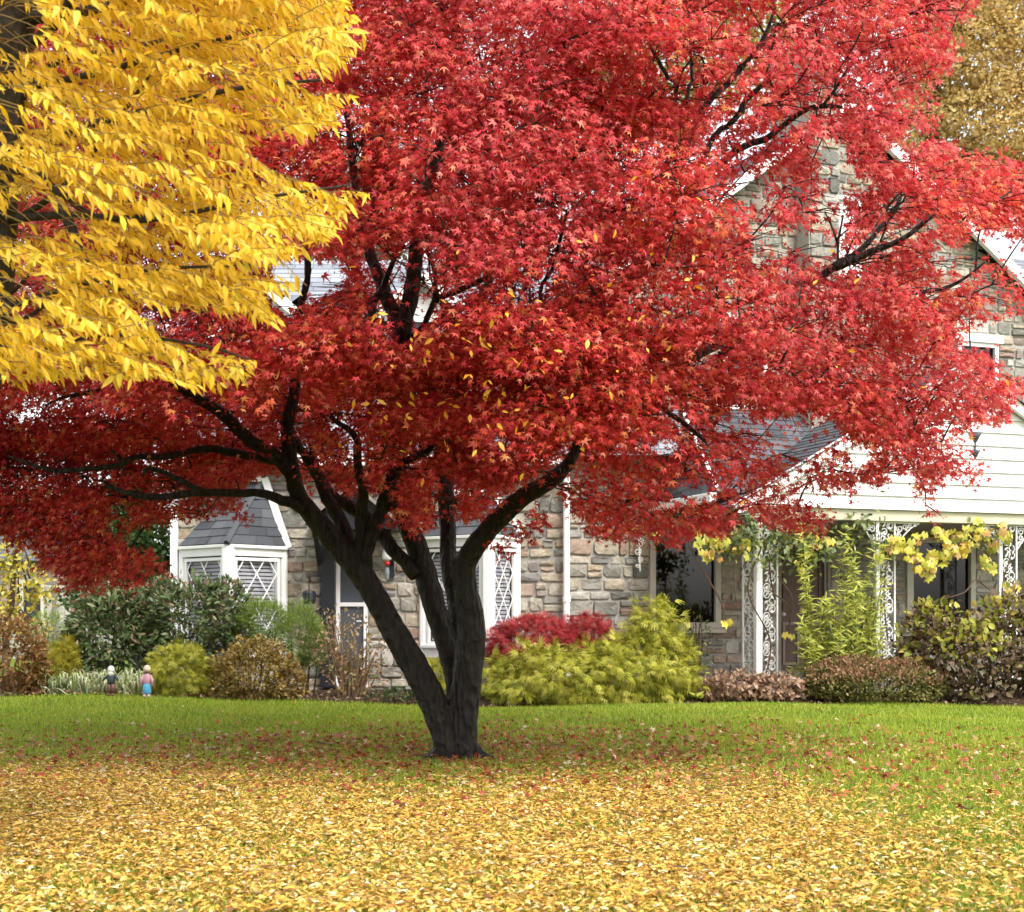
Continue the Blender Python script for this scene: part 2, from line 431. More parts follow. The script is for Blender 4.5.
def frame_rect(mb,o,ax,z0,z1,w,out,d):
    """four bars round an opening: o = lower left corner xy, ax = vector along the wall, out = outward normal"""
    o=Vector((o.x,o.y,0)); L=ax.length; e=ax/L
    mb.box(o+UP*z0,e*w,UP*(z1-z0),out*d); mb.box(o+e*(L-w)+UP*z0,e*w,UP*(z1-z0),out*d)
    mb.box(o+e*w+UP*(z1-w),e*(L-2*w),UP*w,out*(d-.003)); mb.box(o+e*w+UP*z0,e*(L-2*w),UP*w,out*(d-.003))
# ---- bay windows on the left wing
def bay(A,B,C,T1,T2,ze,zt,parent,slats=True):
    A,B,C=Vector((A[0],A[1],0)),Vector((B[0],B[1],0)),Vector((C[0],C[1],0))
    b=MB(); b.quad(A+UP*.1,B+UP*.1,C+UP*.1); b.quad(A+UP*ze,C+UP*ze,B+UP*ze)
    root=None
    body=MB()
    def outn(p,q):
        d=(q-p).normalized(); return Vector((d.y,-d.x,0))
    # panel under the sill, and fascia under the eave
    z_s,z_h=.72,ze-.17
    base=MB()
    for p,q in ((A,B),(B,C)):
        n=outn(p,q)
        base.box(p+UP*.02,(q-p),n*.02,UP*(z_s-.19)); body.box(p+UP*(z_s-.16),(q-p),n*.05,UP*.16); body.box(p-n*.0+UP*z_h,(q-p),n*.06,UP*(ze-z_h))
        body.box(p-(q-p).normalized()*.03+UP*(ze-.05),(q-p)*1.0+(q-p).normalized()*.06,n*.10,UP*.047)
        body.box(p+UP*(z_s-.01),(q-p),n*.09,UP*.05)
    for c,w in ((A,.13),(B,.17),(C,.12)):
        body.lathe(c+UP*(z_s-.16),[(w*.6,0),(w*.6,ze-.03-z_s+.16)],n=8)
    root=body.build('bay_window',M['white'],parent,bevel=.006); base.build('bay_base',M['mortar'],root)
    for p,q in ((A,B),(B,C)):
        n=outn(p,q); e=(q-p).normalized(); L=(q-p).length
        fr=MB(); o=p+e*.09; ax=e*(L-.18); w=ax.length
        frame_rect(fr,o,ax,z_s+.04,z_h-.02,.05,n,.045)
        s=fr.build('sash',M['white'],root,bevel=.004)
        g=MB(); g.box(o+e*.05-n*.0+UP*(z_s+.09),e*(w-.1),UP*(z_h-z_s-.16),n*.004); g.build('pane',M['glass'],s)
        la=MB(); z0,z1=z_s+.09,z_h-.07; a0=o+e*.05+n*.018; W=w-.1; H_=z1-z0
        cell=max(W/2,.27); hh=.30 if True else 0
        def clip(p0,p1):
            # 2-D clip to the sash, coordinates along e and up
            (x0,y0),(x1,y1)=p0,p1; t0,t1=0,1
            for (pp,qq) in ((-(x1-x0),x0),((x1-x0),W-x0),(-(y1-y0),y0),((y1-y0),H_-y0)):
                if abs(pp)<1e-9:
                    if qq<0: return None
                    continue
                r=qq/pp
                if pp<0: t0=max(t0,r)
                else: t1=min(t1,r)
            if t0>=t1: return None
            return ((x0+(x1-x0)*t0,y0+(y1-y0)*t0),(x0+(x1-x0)*t1,y0+(y1-y0)*t1))
        slope=1.45
        for k in range(-5,8):
            for sg in (1,-1):
                x0=k*cell+cell*.5
                r_=clip((x0-sg*3,H_*.62-3*slope),(x0+sg*3,H_*.62+3*slope))
                if r_:
                    (ax0,ay0),(ax1,ay1)=r_
                    if math.hypot(ax1-ax0,ay1-ay0)>.03:
                        la.bar(a0+e*ax0+UP*(z0+ay0)+n*(.004 if sg>0 else 0),a0+e*ax1+UP*(z0+ay1)+n*(.004 if sg>0 else 0),.016,.008,up=n)
        la.build('lattice',M['white'],s)
        bl=MB(); z=z0
        while z<z1:
            bl.box(o+e*.05-n*.04+UP*z,e*W,n*.012+UP*-.041,UP*.003+n*.004); z+=.058
        bl.build('window_blind',M['blind'],s)
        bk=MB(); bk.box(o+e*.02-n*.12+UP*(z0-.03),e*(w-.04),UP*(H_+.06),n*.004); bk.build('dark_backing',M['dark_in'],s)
    # roof
    nB=(outn(A,B)+outn(B,C)).normalized()
    e0=A+outn(A,B)*.08+UP*(ze+.005); e1=B+nB*.13+UP*(ze+.005); e2=C+outn(B,C)*.08+UP*(ze+.005)
    T1,T2=Vector(T1),Vector(T2)
    rf=roof('bay_roof',[(e0,e1,T1,T2),(e1,e2,T2,T2+Vector((.01,0,0)))],M['shingle'],root,row=.155,wid=.3)
    h=MB(); h.tube([e1+UP*.012,e1.lerp(T2,.5)+UP*.02,T2+UP*.012],.045,n=6); h.build('hip_cap',M['shingle'],rf)
    tr=MB(); f=Vector((0,-.035,0))
    tr.bar(e2+Vector((.03,.02,-.03)),T2+Vector((.05,-.03,.06)),.11,.07,up=(0,-1,0))
    tr.bar(T1+Vector((-.04,-.03,.05)),T2+Vector((.0,-.034,.05)),.10,.07,up=(0,-1,0))
    tr.build('roof_trim',M['white'],root,bevel=.005)
    return root
def X(px,d): return (px-512)/F*d
wing_z=3.75
# bay openings, doors etc on the left wing wall (x at depth 22)
xa,xc=X(184,22),X(283,21.95)
opn=[(xa+.08,xc-.05,.7,2.1),(X(322,22),X(368,22),.1,2.25),(X(434,22),X(514,22),.7,2.05)]
stone_wall('wing_wall',Lw,X(178,22),.85,0,lambda s:wing_z,opn,house,big=.82,seed=4)
bay((xa,21.97),(X(228,21.15),21.15),(xc,21.93),(X(236,21.95),21.93,3.27),(X(262,21.95),21.93,3.27),2.27,3.3,house)
bay((X(424,22),21.97),(X(488,21.2),21.2),(X(516,21.95),21.93),(X(452,21.95),21.93,3.05),(X(490,21.95),21.93,3.05),2.42,3.1,house)
# left wing roof, gable end board, corner board and downspout
mb=MB(); mb.box((X(178,22)-.10,21.9,0),(.11,0,0),(0,.1,0),(0,0,wing_z)); mb.build('corner_board',M['white'],house,bevel=.006)
x0w=X(178,22)-.25
wr=roof('wing_roof',[((x0w,21.7,wing_z-.1),(2.9,21.7,wing_z-.1),(x0w,26.2,7.75),(2.9,26.2,7.75))],M['shingle_lt'],house,row=.16,wid=.34)
mb=MB(); mb.quad((x0w,26.2,7.75),(2.9,26.2,7.75),(2.9,31,3.6),(x0w,31,3.6)); mb.build('rear_roof',M['shingle_lt'],wr)
mb=MB(); mb.quad((x0w+.2,22,0),(x0w+.2,22,wing_z),(x0w+.2,26.2,7.6),(x0w+.2,30.6,wing_z),(x0w+.2,30.6,0)); mb.build('wing_end_wall',M['mortar'],house)
mb=MB(); mb.box((x0w,21.62,wing_z-.26),(6.2,0,0),(0,.1,0),(0,0,.16)); mb.build('wing_gutter',M['white'],house,bevel=.01)
# two white dormers on the wing roof
def dormer(xc,w,zb,zt,yf):
    d=MB()
    d.quad((xc-w/2,yf,zb),(xc+w/2,yf,zb),(xc+w/2,yf,zt),(xc,yf,zt+w*.45),(xc-w/2,yf,zt))
    n=int((zt-zb)/.14)
    for i in range(n): d.box((xc-w/2,yf-.03,zb+i*.14),(w,0,0),(0,.028,0),(0,.012,.135))
    for s in (-1,1): d.quad((xc+s*w/2,yf,zb),(xc+s*w/2,yf+2.5,zb+2),(xc+s*w/2,yf+2.5,zt),(xc+s*w/2,yf,zt))
    o=d.build('dormer',M['white'],house)
    roof('dormer_roof',[((xc-w/2-.15,yf-.2,zt-.07),(xc-w/2-.15,yf+3,zt-.07),(xc,yf-.2,zt+w*.45+.03),(xc,yf+3,zt+w*.45+.03)),((xc+w/2+.15,yf+3,zt-.07),(xc+w/2+.15,yf-.2,zt-.07),(xc,yf+3,zt+w*.45+.03),(xc,yf-.2,zt+w*.45+.03))],M['shingle_lt'],o)
    t=MB()
    for s in (-1,1): t.bar((xc+s*(w/2+.16),yf-.22,zt-.14),(xc,yf-.22,zt+w*.45-.03),.16,.05,up=(0,-1,0))
    t.build('dormer_rake',M['white'],o)
    f=MB(); frame_rect(f,Vector((xc-.3,yf-.035,0)),Vector((.6,0,0)),zb+.5,zt-.1,.07,Vector((0,-1,0)),.04); f.build('dormer_window_frame',M['white'],o)
    g=MB(); g.box((xc-.25,yf-.05,zb+.55),(.5,0,0),(0,.004,0),(0,0,zt-zb-.7)); g.build('dormer_pane',M['black'],o)
dormer(X(246,23.6),1.35,5.2,6.35,23.6); dormer(X(424,23.4),1.3,5.05,6.2,23.4)
# front door under a small dark hood
dx0,dx1=X(322,22),X(368,22)
mb=MB(); mb.box((dx0,21.86,.1),(.22,0,0),(0,.16,0),(0,0,2.2)); dframe=mb.build('door',M['black'],house,bevel=.01)
mb=MB(); mb.box((dx0+.225,21.93,.1),(.06,0,0),(0,.06,0),(0,0,2.15)); mb.box((dx1-.06,21.93,.1),(.06,0,0),(0,.06,0),(0,0,2.15)); mb.box((dx0+.285,21.935,1.35),(dx1-dx0-.345,0,0),(0,.04,0),(0,0,.06)); mb.build('storm_door_frame',M['white'],dframe)
mb=MB(); mb.box((dx0+.285,21.975,.12),(dx1-dx0-.345,0,0),(0,.03,0),(0,0,2.1)); mb.build('door_glass',plain('door_glass',(.07,.08,.095),.12,.6),dframe)
mb=MB(); mb.tube([(dx1-.1,21.9,1.12),(dx1-.1,21.86,1.12),(dx1-.16,21.86,1.12)],.012,n=6); mb.build('handle',M['iron'],dframe)
hx0,hx1=dx0-.12,dx0+1.25; hm=(hx0+hx1)/2
hood=MB(); hood.box((hx0+.04,21.2,2.5),(hx1-hx0-.08,0,0),(0,.78,0),(0,0,.12))
hood.quad((hx0+.06,21.25,2.62),(hx1-.06,21.25,2.62),(hm,21.25,3.12))
ho=hood.build('door_hood',M['black'],house)
roof('hood_roof',[((hx0-.06,21.12,2.58),(hx0-.06,21.97,2.58),(hm,21.12,3.2),(hm,21.97,3.2)),((hx1+.06,21.97,2.58),(hx1+.06,21.12,2.58),(hm,21.97,3.2),(hm,21.12,3.2))],M['shingle'],ho)
mb=MB(); mb.bar((hx0-.07,21.1,2.55),(hm,21.1,3.17),.05,.02,up=(0,-1,0)); mb.bar((hx1+.07,21.1,2.55),(hm,21.1,3.17),.05,.02,up=(0,-1,0)); mb.build('hood_edge',M['taupe'],ho)
for q in (hx0+.1,hx1-.16):
    mb=MB(); mb.bar((q,21.9,2.0),(q,21.35,2.5),.07,.07); mb.box((q-.035,21.88,1.8),(.07,0,0),(0,.09,0),(0,0,.5)); mb.build('hood_bracket',M['black'],ho)
# downspout at the corner
mb=MB(); dsx=X(566.5,21.9)
mb.tube([(dsx,21.86,.1),(dsx,21.86,1.6),(dsx,21.86,3.5),(dsx+.1,21.7,3.62)],.052,n=10); mb.tube([(dsx,21.86,1.42),(dsx,21.86,1.5)],.064,n=10); mb.build('downspout',M['white'],house,smooth=False)

# ---- main gable wall behind the porch
apex_a,apex_z,sl=4.9,9.7,.74
gtop=lambda s: apex_z-abs(s-apex_a)*sl-.05
W1=(1.40,2.66,1.0,2.62); W2=(6.2,7.6,1.0,2.55); DOOR=(3.7,4.7,.25,2.4); W3=(7.24,8.08,4.6,5.93); W4=(2.7,3.5,4.6,5.9); AT=(4.5,5.3,6.9,8.2)
stone_wall('gable_wall',lambda s,t,z:H(s,t,z),0,9.8,0,gtop,[W1,W2,DOOR,W3,W4,AT],house,big=.84,seed=9)
side=MB(); side.quad(H(0,0,0),H(0,9,0),H(0,9,5.9),H(0,0,5.9)); side.build('side_wall',M['mortar'],house); side=MB(); side.quad(H(9.8,0,0),H(9.8,9,0),H(9.8,9,5.9),H(9.8,0,5.9)); side.build('side_wall',M['mortar'],house)
roof('main_roof',[(H(-.35,9,5.75),H(-.35,-.3,5.75),H(apex_a,9,9.78),H(apex_a,-.3,9.78)),(H(10.15,-.3,5.75),H(10.15,9,5.75),H(apex_a,-.3,9.78),H(apex_a,9,9.78))],M['shingle_lt'],house,row=.2,wid=.5)
for s in (-1,1):
    mb=MB(); mb.bar(H(apex_a+s*5.3,-.28,apex_z-5.3*sl-.08),H(apex_a,-.28,apex_z-.08),.17,.1,up=-V_); mb.build('rake_board',M['white'],house,bevel=.01)
# right wing roof further back, seen past the rake
roof('rear_wing_roof',[(H(7.6,1.2,5.9),H(16,1.2,5.9),H(7.6,5,9.0),H(16,5,9.0))],M['shingle_lt'],house,row=.16,wid=.34)
mb=MB(); mb.box(H(9.8,1.4,0),U*6,V_*.2,UP*5.9); mb.build('rear_wing_wall',M['mortar'],house)
# chimney-like stone stack standing against the gable
ch=stone_wall('chimney',lambda s,t,z:H(s,t-.42,z),4.05,4.62,4.2,lambda s:10.6,[],house,seed=12)
mb=MB(); mb.quad(H(4.05,-.42,4.2),H(4.05,.8,4.2),H(4.05,.8,10.6),H(4.05,-.42,10.6)); mb.quad(H(4.62,-.42,4.2),H(4.62,-.42,10.6),H(4.62,.8,10.6),H(4.62,.8,4.2)); mb.quad(H(4.05,-.42,10.6),H(4.62,-.42,10.6),H(4.62,.8,10.6),H(4.05,.8,10.6)); mb.quad(H(4.05,-.42,4.2),H(4.62,-.42,4.2),H(4.62,.8,4.2),H(4.05,.8,4.2)); mb.build('chimney_sides',M['mortar'],ch)
def house_window(o_,mat,glass,w=.09,sill=True,lintel=False,mull=()):
    a0,a1,z0,z1=o_; e=U; n=-V_
    f=MB(); frame_rect(f,H(a0,.02,0),U*(a1-a0),z0,z1,w,n,.07)
    for mfrac in mull: f.box(H(a0+(a1-a0)*mfrac-.025,.0,z0+w),U*.05,UP*(z1-z0-2*w),n*.04)
    if sill: f.box(H(a0-.06,.03,z0-.07),U*(a1-a0+.12),UP*.068,n*.13)
    if lintel: f.box(H(a0-.08,.03,z1+.002),U*(a1-a0+.16),UP*.14,n*.12)
    fo=f.build('window',mat,house,bevel=.005)
    g=MB(); g.box(H(a0+w,.03,z0+w),U*(a1-a0-2*w),UP*(z1-z0-2*w),V_*.004); g.build('pane',glass,fo)
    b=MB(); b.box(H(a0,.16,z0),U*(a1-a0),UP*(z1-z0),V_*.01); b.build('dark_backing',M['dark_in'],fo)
house_window(W1,M['cream'],M['glass_dark'],w=.1); house_window(W2,M['cream'],M['glass_dark'],w=.1,mull=(.08,))
house_window(W3,M['white'],M['glass'],w=.07,lintel=True); house_window(W4,M['white'],M['glass'],w=.07,lintel=True); house_window(AT,M['white'],M['blind'],w=.07)
# brown porch door
a0,a1,z0,z1=DOOR; d=MB(); d.box(H(a0+.06,.05,z0),U*(a1-a0-.12),UP*(z1-z0-.06),V_*.04); do=d.build('door',M['brown_door'],house)
fr=MB(); frame_rect(fr,H(a0,0,0),U*(a1-a0),z0,z1,.06,-V_,.05); fr.build('door_frame',M['taupe'],do)
for (b0,b1,c0,c1) in ((.14,.45,.15,.85),(.55,.86,.15,.85),(.14,.86,1.05,2.0)):
    pn=MB(); frame_rect(pn,H(a0+b0,.05,0),U*(b1-b0),z0+c0,z0+c1,.04,-V_,.018); pn.build('door_panel',M['taupe'] if c0<1 else M['brown_door'],do)
kn=MB(); kn.lathe(H(a0+.12,-.03,z0+.98),[(.01,-.03),(.03,-.015),(.034,0),(.03,.015),(.01,.03)],n=8); kn.build('handle',M['iron'],do)

# ---- porch
PB=-2.2; EA0,EA1=1.72,9.4
pf=MB(); pf.box(H(1.75,PB-.12,.02),U*8,-V_*PB+V_*.1,UP*.22); pf.build('porch_floor',M['concrete'],house,bevel=.01)
cl=MB(); cl.quad(H(1.8,PB,2.66),H(1.8,0,2.66),H(9.6,0,2.66),H(9.6,PB,2.66)); cl.build('porch_ceiling',M['taupe'],house)
bm=MB(); bm.box(H(1.75,PB-.1,2.62),U*7.8,V_*.16,UP*.17); bm.box(H(1.75,PB+.063,2.62),U*.16,V_*2.13,UP*.17); bm.build('porch_beam',M['olive'],house,bevel=.008)
# siding in the gable: lapped boards clipped by the rakes
gz0=2.79; gapex=4.92; ga=(EA0+EA1)/2; gs=(gapex-gz0)/((EA1-EA0)/2)
sd=MB(); z=gz0; bh=.205
while z<gapex-.03:
    z1_=min(z+bh,gapex-.01); hw0=(gapex-z)/gs; hw1=(gapex-z1_)/gs
    p=[H(ga-hw0,PB-.155,z),H(ga+hw0,PB-.155,z),H(ga+hw1,PB-.125,z1_),H(ga-hw1,PB-.125,z1_)]
    sd.quad(*p); sd.quad(H(ga-hw0,PB-.125,z),H(ga+hw0,PB-.125,z),p[1],p[0]); z+=bh
sd.build('gable_siding',M['siding'],house)
for s in (-1,1):
    mb=MB(); mb.bar(H(ga+s*(EA1-EA0)/2+s*.12,PB-.22,gz0-.08),H(ga,PB-.22,gapex+.06),.17,.08,up=-V_); mb.build('porch_rake',M['white'],house,bevel=.008)
    
proof=[(H(EA0-.2,0,gz0-.05),H(EA0-.2,PB-.3,gz0-.05),H(ga,0,gapex+.13),H(ga,PB-.3,gapex+.13)),(H(EA1+.2,PB-.3,gz0-.05),H(EA1+.2,0,gz0-.05),H(ga,PB-.3,gapex+.13),H(ga,0,gapex+.13)),
       (H(1.5,PB+.25,3.0),H(9.6,PB+.25,3.0),H(1.9,-.02,4.55),H(9.6,-.02,4.55)),
       (H(1.45,-.02,2.98),H(1.5,PB+.25,3.0),H(1.5,-.02,3.05),H(1.9,-.02,4.55))]
roof('porch_roof',proof,M['shingle'],house,row=.15,wid=.32)
gt=MB(); gt.box(H(1.36,PB+.1,2.84),U*.13,V_*2.2,UP*.14); gt.build('porch_gutter',M['white'],house,bevel=.015)
hf=MB(); hf.bar(H(1.55,PB+.2,3.03),H(1.92,-.05,4.56),.05,.03); hf.bar(H(1.9,-.06,4.58),H(4.2,-.06,4.58),.05,.04); hf.build('roof_flashing',M['iron'],house)
# ornate iron porch posts with scrollwork panels
def scroll(mb,o,e,n,cx,cz,r,turn,start,mir=1):
    pts=[];N=16
    for i in range(N+1):
        t=i/N; a=start+turn*2*math.pi*t; rr=r*(1-.72*t)
        pts.append(o+e*(cx+mir*rr*math.cos(a))+UP*(cz+rr*math.sin(a)))
    for p,q in zip(pts[:-1],pts[1:]): mb.bar(p,q,.011,.014,up=n)
def iron_panel(a,b,dirv,w,z0,z1,parent,name='scroll_panel'):
    o=H(a,b,0); e=dirv; n=Vector((e.y,-e.x,0)); mb=MB()
    for q in (0,w): mb.box(o+e*(q-.012)-n*.012+UP*z0,e*.024,n*.024,UP*(z1-z0))
    z=z0+.06; k=0; h=.21
    while z+h<z1:
        mir=1 if k%2 else -1
        cx=w/2
        scroll(mb,o,e,n,cx+mir*w*.14,z+h*.3,w*.30,1.3,math.radians(200),mir); scroll(mb,o,e,n,cx-mir*w*.14,z+h*.76,w*.30,1.3,math.radians(20),mir)
        # leaf sprigs
        for (u_,v_,dx,dz) in ((.2,.15,.12,.06),(.8,.45,-.1,.08),(.25,.62,.1,.08),(.78,.93,-.12,-.04)):
            c=o+e*(w*u_)+UP*(z+h*v_); t_=c+e*(w*dx*2.2)+UP*(dz*.9); s_=(e*(-dz)+UP*(w*dx)); s_=s_.normalized()*.018
            mb.quad(c-n*.004,(c+t_)/2+s_-n*.004,t_-n*.004,(c+t_)/2-s_-n*.004)
        z+=h; k+=1
    for zz in (z0,z1-.02): mb.box(o-n*.01+UP*zz+e*.013,e*(w-.026),n*.02,UP*.02)
    return mb.build(name,M['iron'],parent)
def iron_bracket(a,b,dirv,sg,ztop,w,h,parent):
    o=H(a,b,0); e=dirv*sg; n=Vector((dirv.y,-dirv.x,0)); mb=MB()
    mb.box(o+e*.013-n*.01+UP*(ztop-.025),e*w,n*.02,UP*.022)
    pts=[o+e*(w*t)+UP*(ztop-.03-h*(1-t)**1.6) for t in [i/8 for i in range(9)]]
    for p,q in zip(pts[:-1],pts[1:]): mb.bar(p,q,.014,.016,up=n)
    for (fx,fz,r) in ((.16,.2,.06),(.38,.14,.05),(.6,.1,.04),(.14,.48,.05),(.1,.72,.035),(.8,.06,.025)):
        scroll(mb,o,e,n,w*fx+.01,ztop-.03-h*fz,r,1.4,random.uniform(0,6),1)
    return mb.build('scroll_bracket',M['iron'],parent)
pz0,pz1=.24,2.62
posts=[]
for i,a in enumerate((2.08,4.26,6.5,8.8)):
    mb=MB(); c=H(a,PB-.02,0)
    if i==0:
        mb.box(c-U*.045-V_*.045+UP*pz0,U*.09,V_*.09,UP*(pz1-pz0)); po=mb.build('porch_post',M['white'],house,bevel=.006)
        iron_panel(a+.06,PB-.02,U,.26,pz0,pz1,po); iron_panel(a,PB+.05,V_,.36,pz0,pz1,po)
        iron_bracket(a+.33,PB-.02,U,1,pz1,.42,.36,po)
    else:
        w=.30
        mb.box(H(a-w/2-.03,PB-.05,pz0),U*.05,V_*.05,UP*(pz1-pz0)); po=mb.build('porch_post',M['iron'],house,bevel=.004)
        iron_panel(a-w/2+.03,PB-.02,U,w-.02,pz0,pz1,po)
        iron_bracket(a-w/2-.03,PB-.02,U,-1,pz1,.3,.42,po); iron_bracket(a+w/2+.02,PB-.02,U,1,pz1,.42,.36,po)
# the little scroll corbel by the corner of the wall
po=MB(); cb=H(1.15,-.16,0)
for k,(r,dz) in enumerate(((.075,0),(.062,-.13),(.05,-.25),(.035,-.36))): scroll(po,cb,U,-V_,(-1)**k*.02,2.34+dz,r,1.5,k*2.0,(-1)**k)
po.bar(cb+UP*2.45,cb+U*.02+UP*1.9,.02,.02); po.bar(cb+UP*2.42+V_*.16,cb+UP*2.42-V_*.05,.03,.02); po.build('scroll_corbel',M['iron'],house)
# small dark two-part emblem on the siding
em=MB(); ec=H(5.78,PB-.155,0)
for dz,k in ((3.95,1),(3.70,.85)):
    em.lathe(ec+UP*dz,[(.02,-.09*k),(.05*k,-.05*k),(.07*k,.0),(.05*k,.05*k),(.02,.06*k)],n=10,sy=.3)
    for sg in (-1,1): em.tube([ec+UP*(dz-.01),ec+U*sg*.07*k+UP*(dz+.015),ec+U*sg*.12*k+UP*(dz+.06*k)],[.03*k,.022*k,.006],6)
em.tube([ec+UP*3.62,ec+UP*4.0],.012,6)
em.build('gable_emblem',M['black'],house)
# ================================================================== red maple
def in_poly(x,y,poly):
    poly=np.asarray(poly,float); x=np.asarray(x);y=np.asarray(y); c=np.zeros(x.shape,bool); n=len(poly); j=n-1
    for i in range(n):
        xi,yi=poly[i]; xj,yj=poly[j]
        hit=((yi>y)!=(yj>y))&(x<(xj-xi)*(y-yi)/((yj-yi) if abs(yj-yi)>1e-9 else 1e-9)+xi)
        c^=hit; j=i
    return c
def seg_dist(x,y,pl):
    best=np.full(x.shape,1e9); bt=np.zeros(x.shape)
    for k,((x0,y0),(x1,y1)) in enumerate(zip(pl[:-1],pl[1:])):
        dx,dy=x1-x0,y1-y0; t=np.clip(((x-x0)*dx+(y-y0)*dy)/(dx*dx+dy*dy+1e-9),0,1)
        d=np.hypot(x-x0-t*dx,y-y0-t*dy); m=d<best; best[m]=d[m]; bt[m]=(k+t)[m] if np.ndim(t) else k+t
    return best,bt
# limbs of the maple: column, row, width in picture pixels, distance in metres - each has its own depth in the crown
LIMB={}
def limb(name,pts,d0,d1,kind='branch'):
    n=len(pts); P3=[];R=[]
    for i,(x,y,w) in enumerate(pts):
        d=d0+(d1-d0)*i/(n-1); P3.append(P(x,y,d)); R.append(max(w,1.5)/2*d/F)
    LIMB[name]=(P3,R,kind,[(p[0],p[1]) for p in pts])
BASE=P(457,758,11.9).z
limb('s1',[(450,764,36),(446,738,36),(437,712,36),(424,683,36),(407,653,35),(390,624,32),(375,596,31),(358,569,32),(334,541,30),(314,517,26),(298,494,21),(291,465,20),(288,440,18),(289,415,17),(295,388,14),(294,350,11),(300,310,9),(308,270,9),(302,220,7),(290,170,5)],11.85,11.7,'trunk')
limb('s2',[(460,765,36),(459,715,34),(457,685,30),(450,653,29),(440,624,29),(431,595,29),(424,569,29),(414,540,27),(405,518,25),(398,490,25),(397,440,23),(398,390,22),(402,335,25),(388,300,18),(374,265,16),(360,215,12),(352,160,10),(345,100,8),(330,30,6),(320,-60,4)],11.95,12.4,'trunk')
limb('s3',[(464,730,34),(465,660,30),(458,610,24),(449,568,21),(448,530,21),(446,490,21),(450,440,18),(462,380,14),(480,310,12),(500,240,10),(520,150,8),(540,60,6),(550,-50,4)],12.0,13.2,'trunk')
limb('s4',[(461,768,46),(461,745,40),(464,705,38),(469,660,38),(471,625,37),(466,595,33),(464,570,29),(472,551,28),(490,528,26),(510,508,25),(526,495,24),(545,484,22),(560,473,19),(572,458,15),(582,430,13),(605,390,12),(650,350,11),(700,320,9),(760,295,8),(827,275,8)],11.9,11.3,'trunk')
limb('s2b',[(402,340,18),(410,295,17),(416,255,15),(425,200,12),(440,140,10),(450,70,8),(460,-20,6),(470,-120,4)],12.2,12.0)
limb('b1',[(289,470,15),(268,452,14),(250,440,13),(232,424,13),(219,411,12),(195,397,11),(175,384,11),(155,374,9),(120,360,7),(80,350,5),(40,345,3)],11.72,11.0)
limb('b2',[(306,508,14),(290,503,11),(275,497,10),(255,493,8),(225,493,8),(195,493,8),(170,496,7),(150,497,7),(129,493,5),(105,485,3)],11.75,11.1)
limb('b2b',[(206,493,6),(184,482,6),(165,473,5),(148,468,5),(143,476,3)],11.4,11.2)
limb('b3',[(291,462,11),(262,458,9),(234,453,9),(211,449,8),(190,451,7),(172,456,7),(150,457,6),(135,457,6),(125,463,6),(110,467,6),(94,468,5),(75,470,5),(59,471,5),(39,467,4),(20,460,3),(8,456,2)],11.75,11.3)
limb('b3b',[(124,463,5),(118,456,4),(111,450,3)],11.5,11.45)
limb('b4',[(170,381,6),(120,385,4),(85,393,4),(60,398,3),(45,406,2)],11.3,11.5)
limb('s6',[(415,576,14),(400,556,14),(388,543,15),(378,530,14),(366,518,14),(352,508,13),(338,500,12),(325,488,12),(312,466,11),(300,448,9),(285,425,8),(270,405,7),(255,395,6),(235,370,4)],12.0,12.6)
limb('s7',[(362,572,18),(362,540,16),(362,515,13),(363,487,10),(357,462,9),(358,442,8),(348,428,6),(334,420,5),(320,400,3)],11.8,11.6)
limb('s8',[(362,572,18),(370,540,16),(380,512,14),(386,495,13),(391,476,11),(400,465,9),(412,458,8),(428,450,6),(445,430,5),(455,400,4)],11.8,11.5)
limb('s8b',[(381,508,11),(395,508,10),(412,511,5)],11.78,11.7)
limb('s9',[(352,550,16),(343,528,15),(334,508,14),(324,492,12),(316,465,8),(310,440,6)],11.85,12.2)
limb('s5',[(580,437,12),(590,380,11),(610,320,11),(640,260,10),(675,205,9),(700,180,9),(742,147,7),(765,140,7),(780,128,6),(792,118,6),(808,109,6),(822,106,5),(842,107,3)],11.6,11.0)
limb('r1b',[(822,106,3),(835,90,3),(848,68,2)],11.02,11.0)
limb('r2',[(690,190,7),(714,136,6),(728,126,6),(740,112,6),(746,100,6),(762,86,5),(790,65,4),(825,40,3)],11.1,11.1)
limb('r3',[(670,210,9),(688,140,9),(706,104,8),(718,92,8),(726,85,6),(748,60,5),(765,35,4),(775,8,3)],11.2,11.6)
limb('r4',[(655,238,5),(676,97,4),(668,78,4),(658,60,4),(650,45,3),(640,10,3)],11.3,11.5)
limb('r5',[(678,190,5),(687,97,4),(692,80,4),(691,62,3),(690,30,2)],11.2,11.7)
limb('r6',[(820,278,9),(838,264,8),(850,258,6),(865,245,6),(885,222,5),(895,210,5),(900,198,4)],11.3,11.2)
limb('r7',[(835,268,7),(850,262,7),(870,252,7),(890,245,6),(910,234,5),(930,217,5),(942,214,3)],11.3,11.0)
limb('r8',[(838,265,3),(838,245,2.5),(843,215,2)],11.3,11.3)
limb('r8b',[(838,246,2.5),(834,232,2),(825,212,1.5)],11.3,11.3)
limb('r9',[(820,280,6),(870,295,5),(930,291,4),(950,286,4),(968,276,3),(985,262,2)],11.3,11.2)
limb('r10',[(585,420,6),(555,340,5),(540,293,4),(552,270,4),(560,240,4),(567,213,3)],11.5,10.9)
limb('r11',[(650,352,10),(690,358,9),(712,348,9),(730,340,5)],11.5,11.9)
limb('r12',[(600,395,7),(640,395,6),(669,413,5),(690,428,5),(706,442,4)],11.6,11.0)
limb('d1',[(397,365,9),(372,314,8),(384,285,7),(393,262,5),(400,240,4)],12.1,11.5)
limb('d2',[(402,345,8),(420,330,6),(432,308,6),(436,290,5),(433,265,4),(425,250,3)],12.2,11.9)
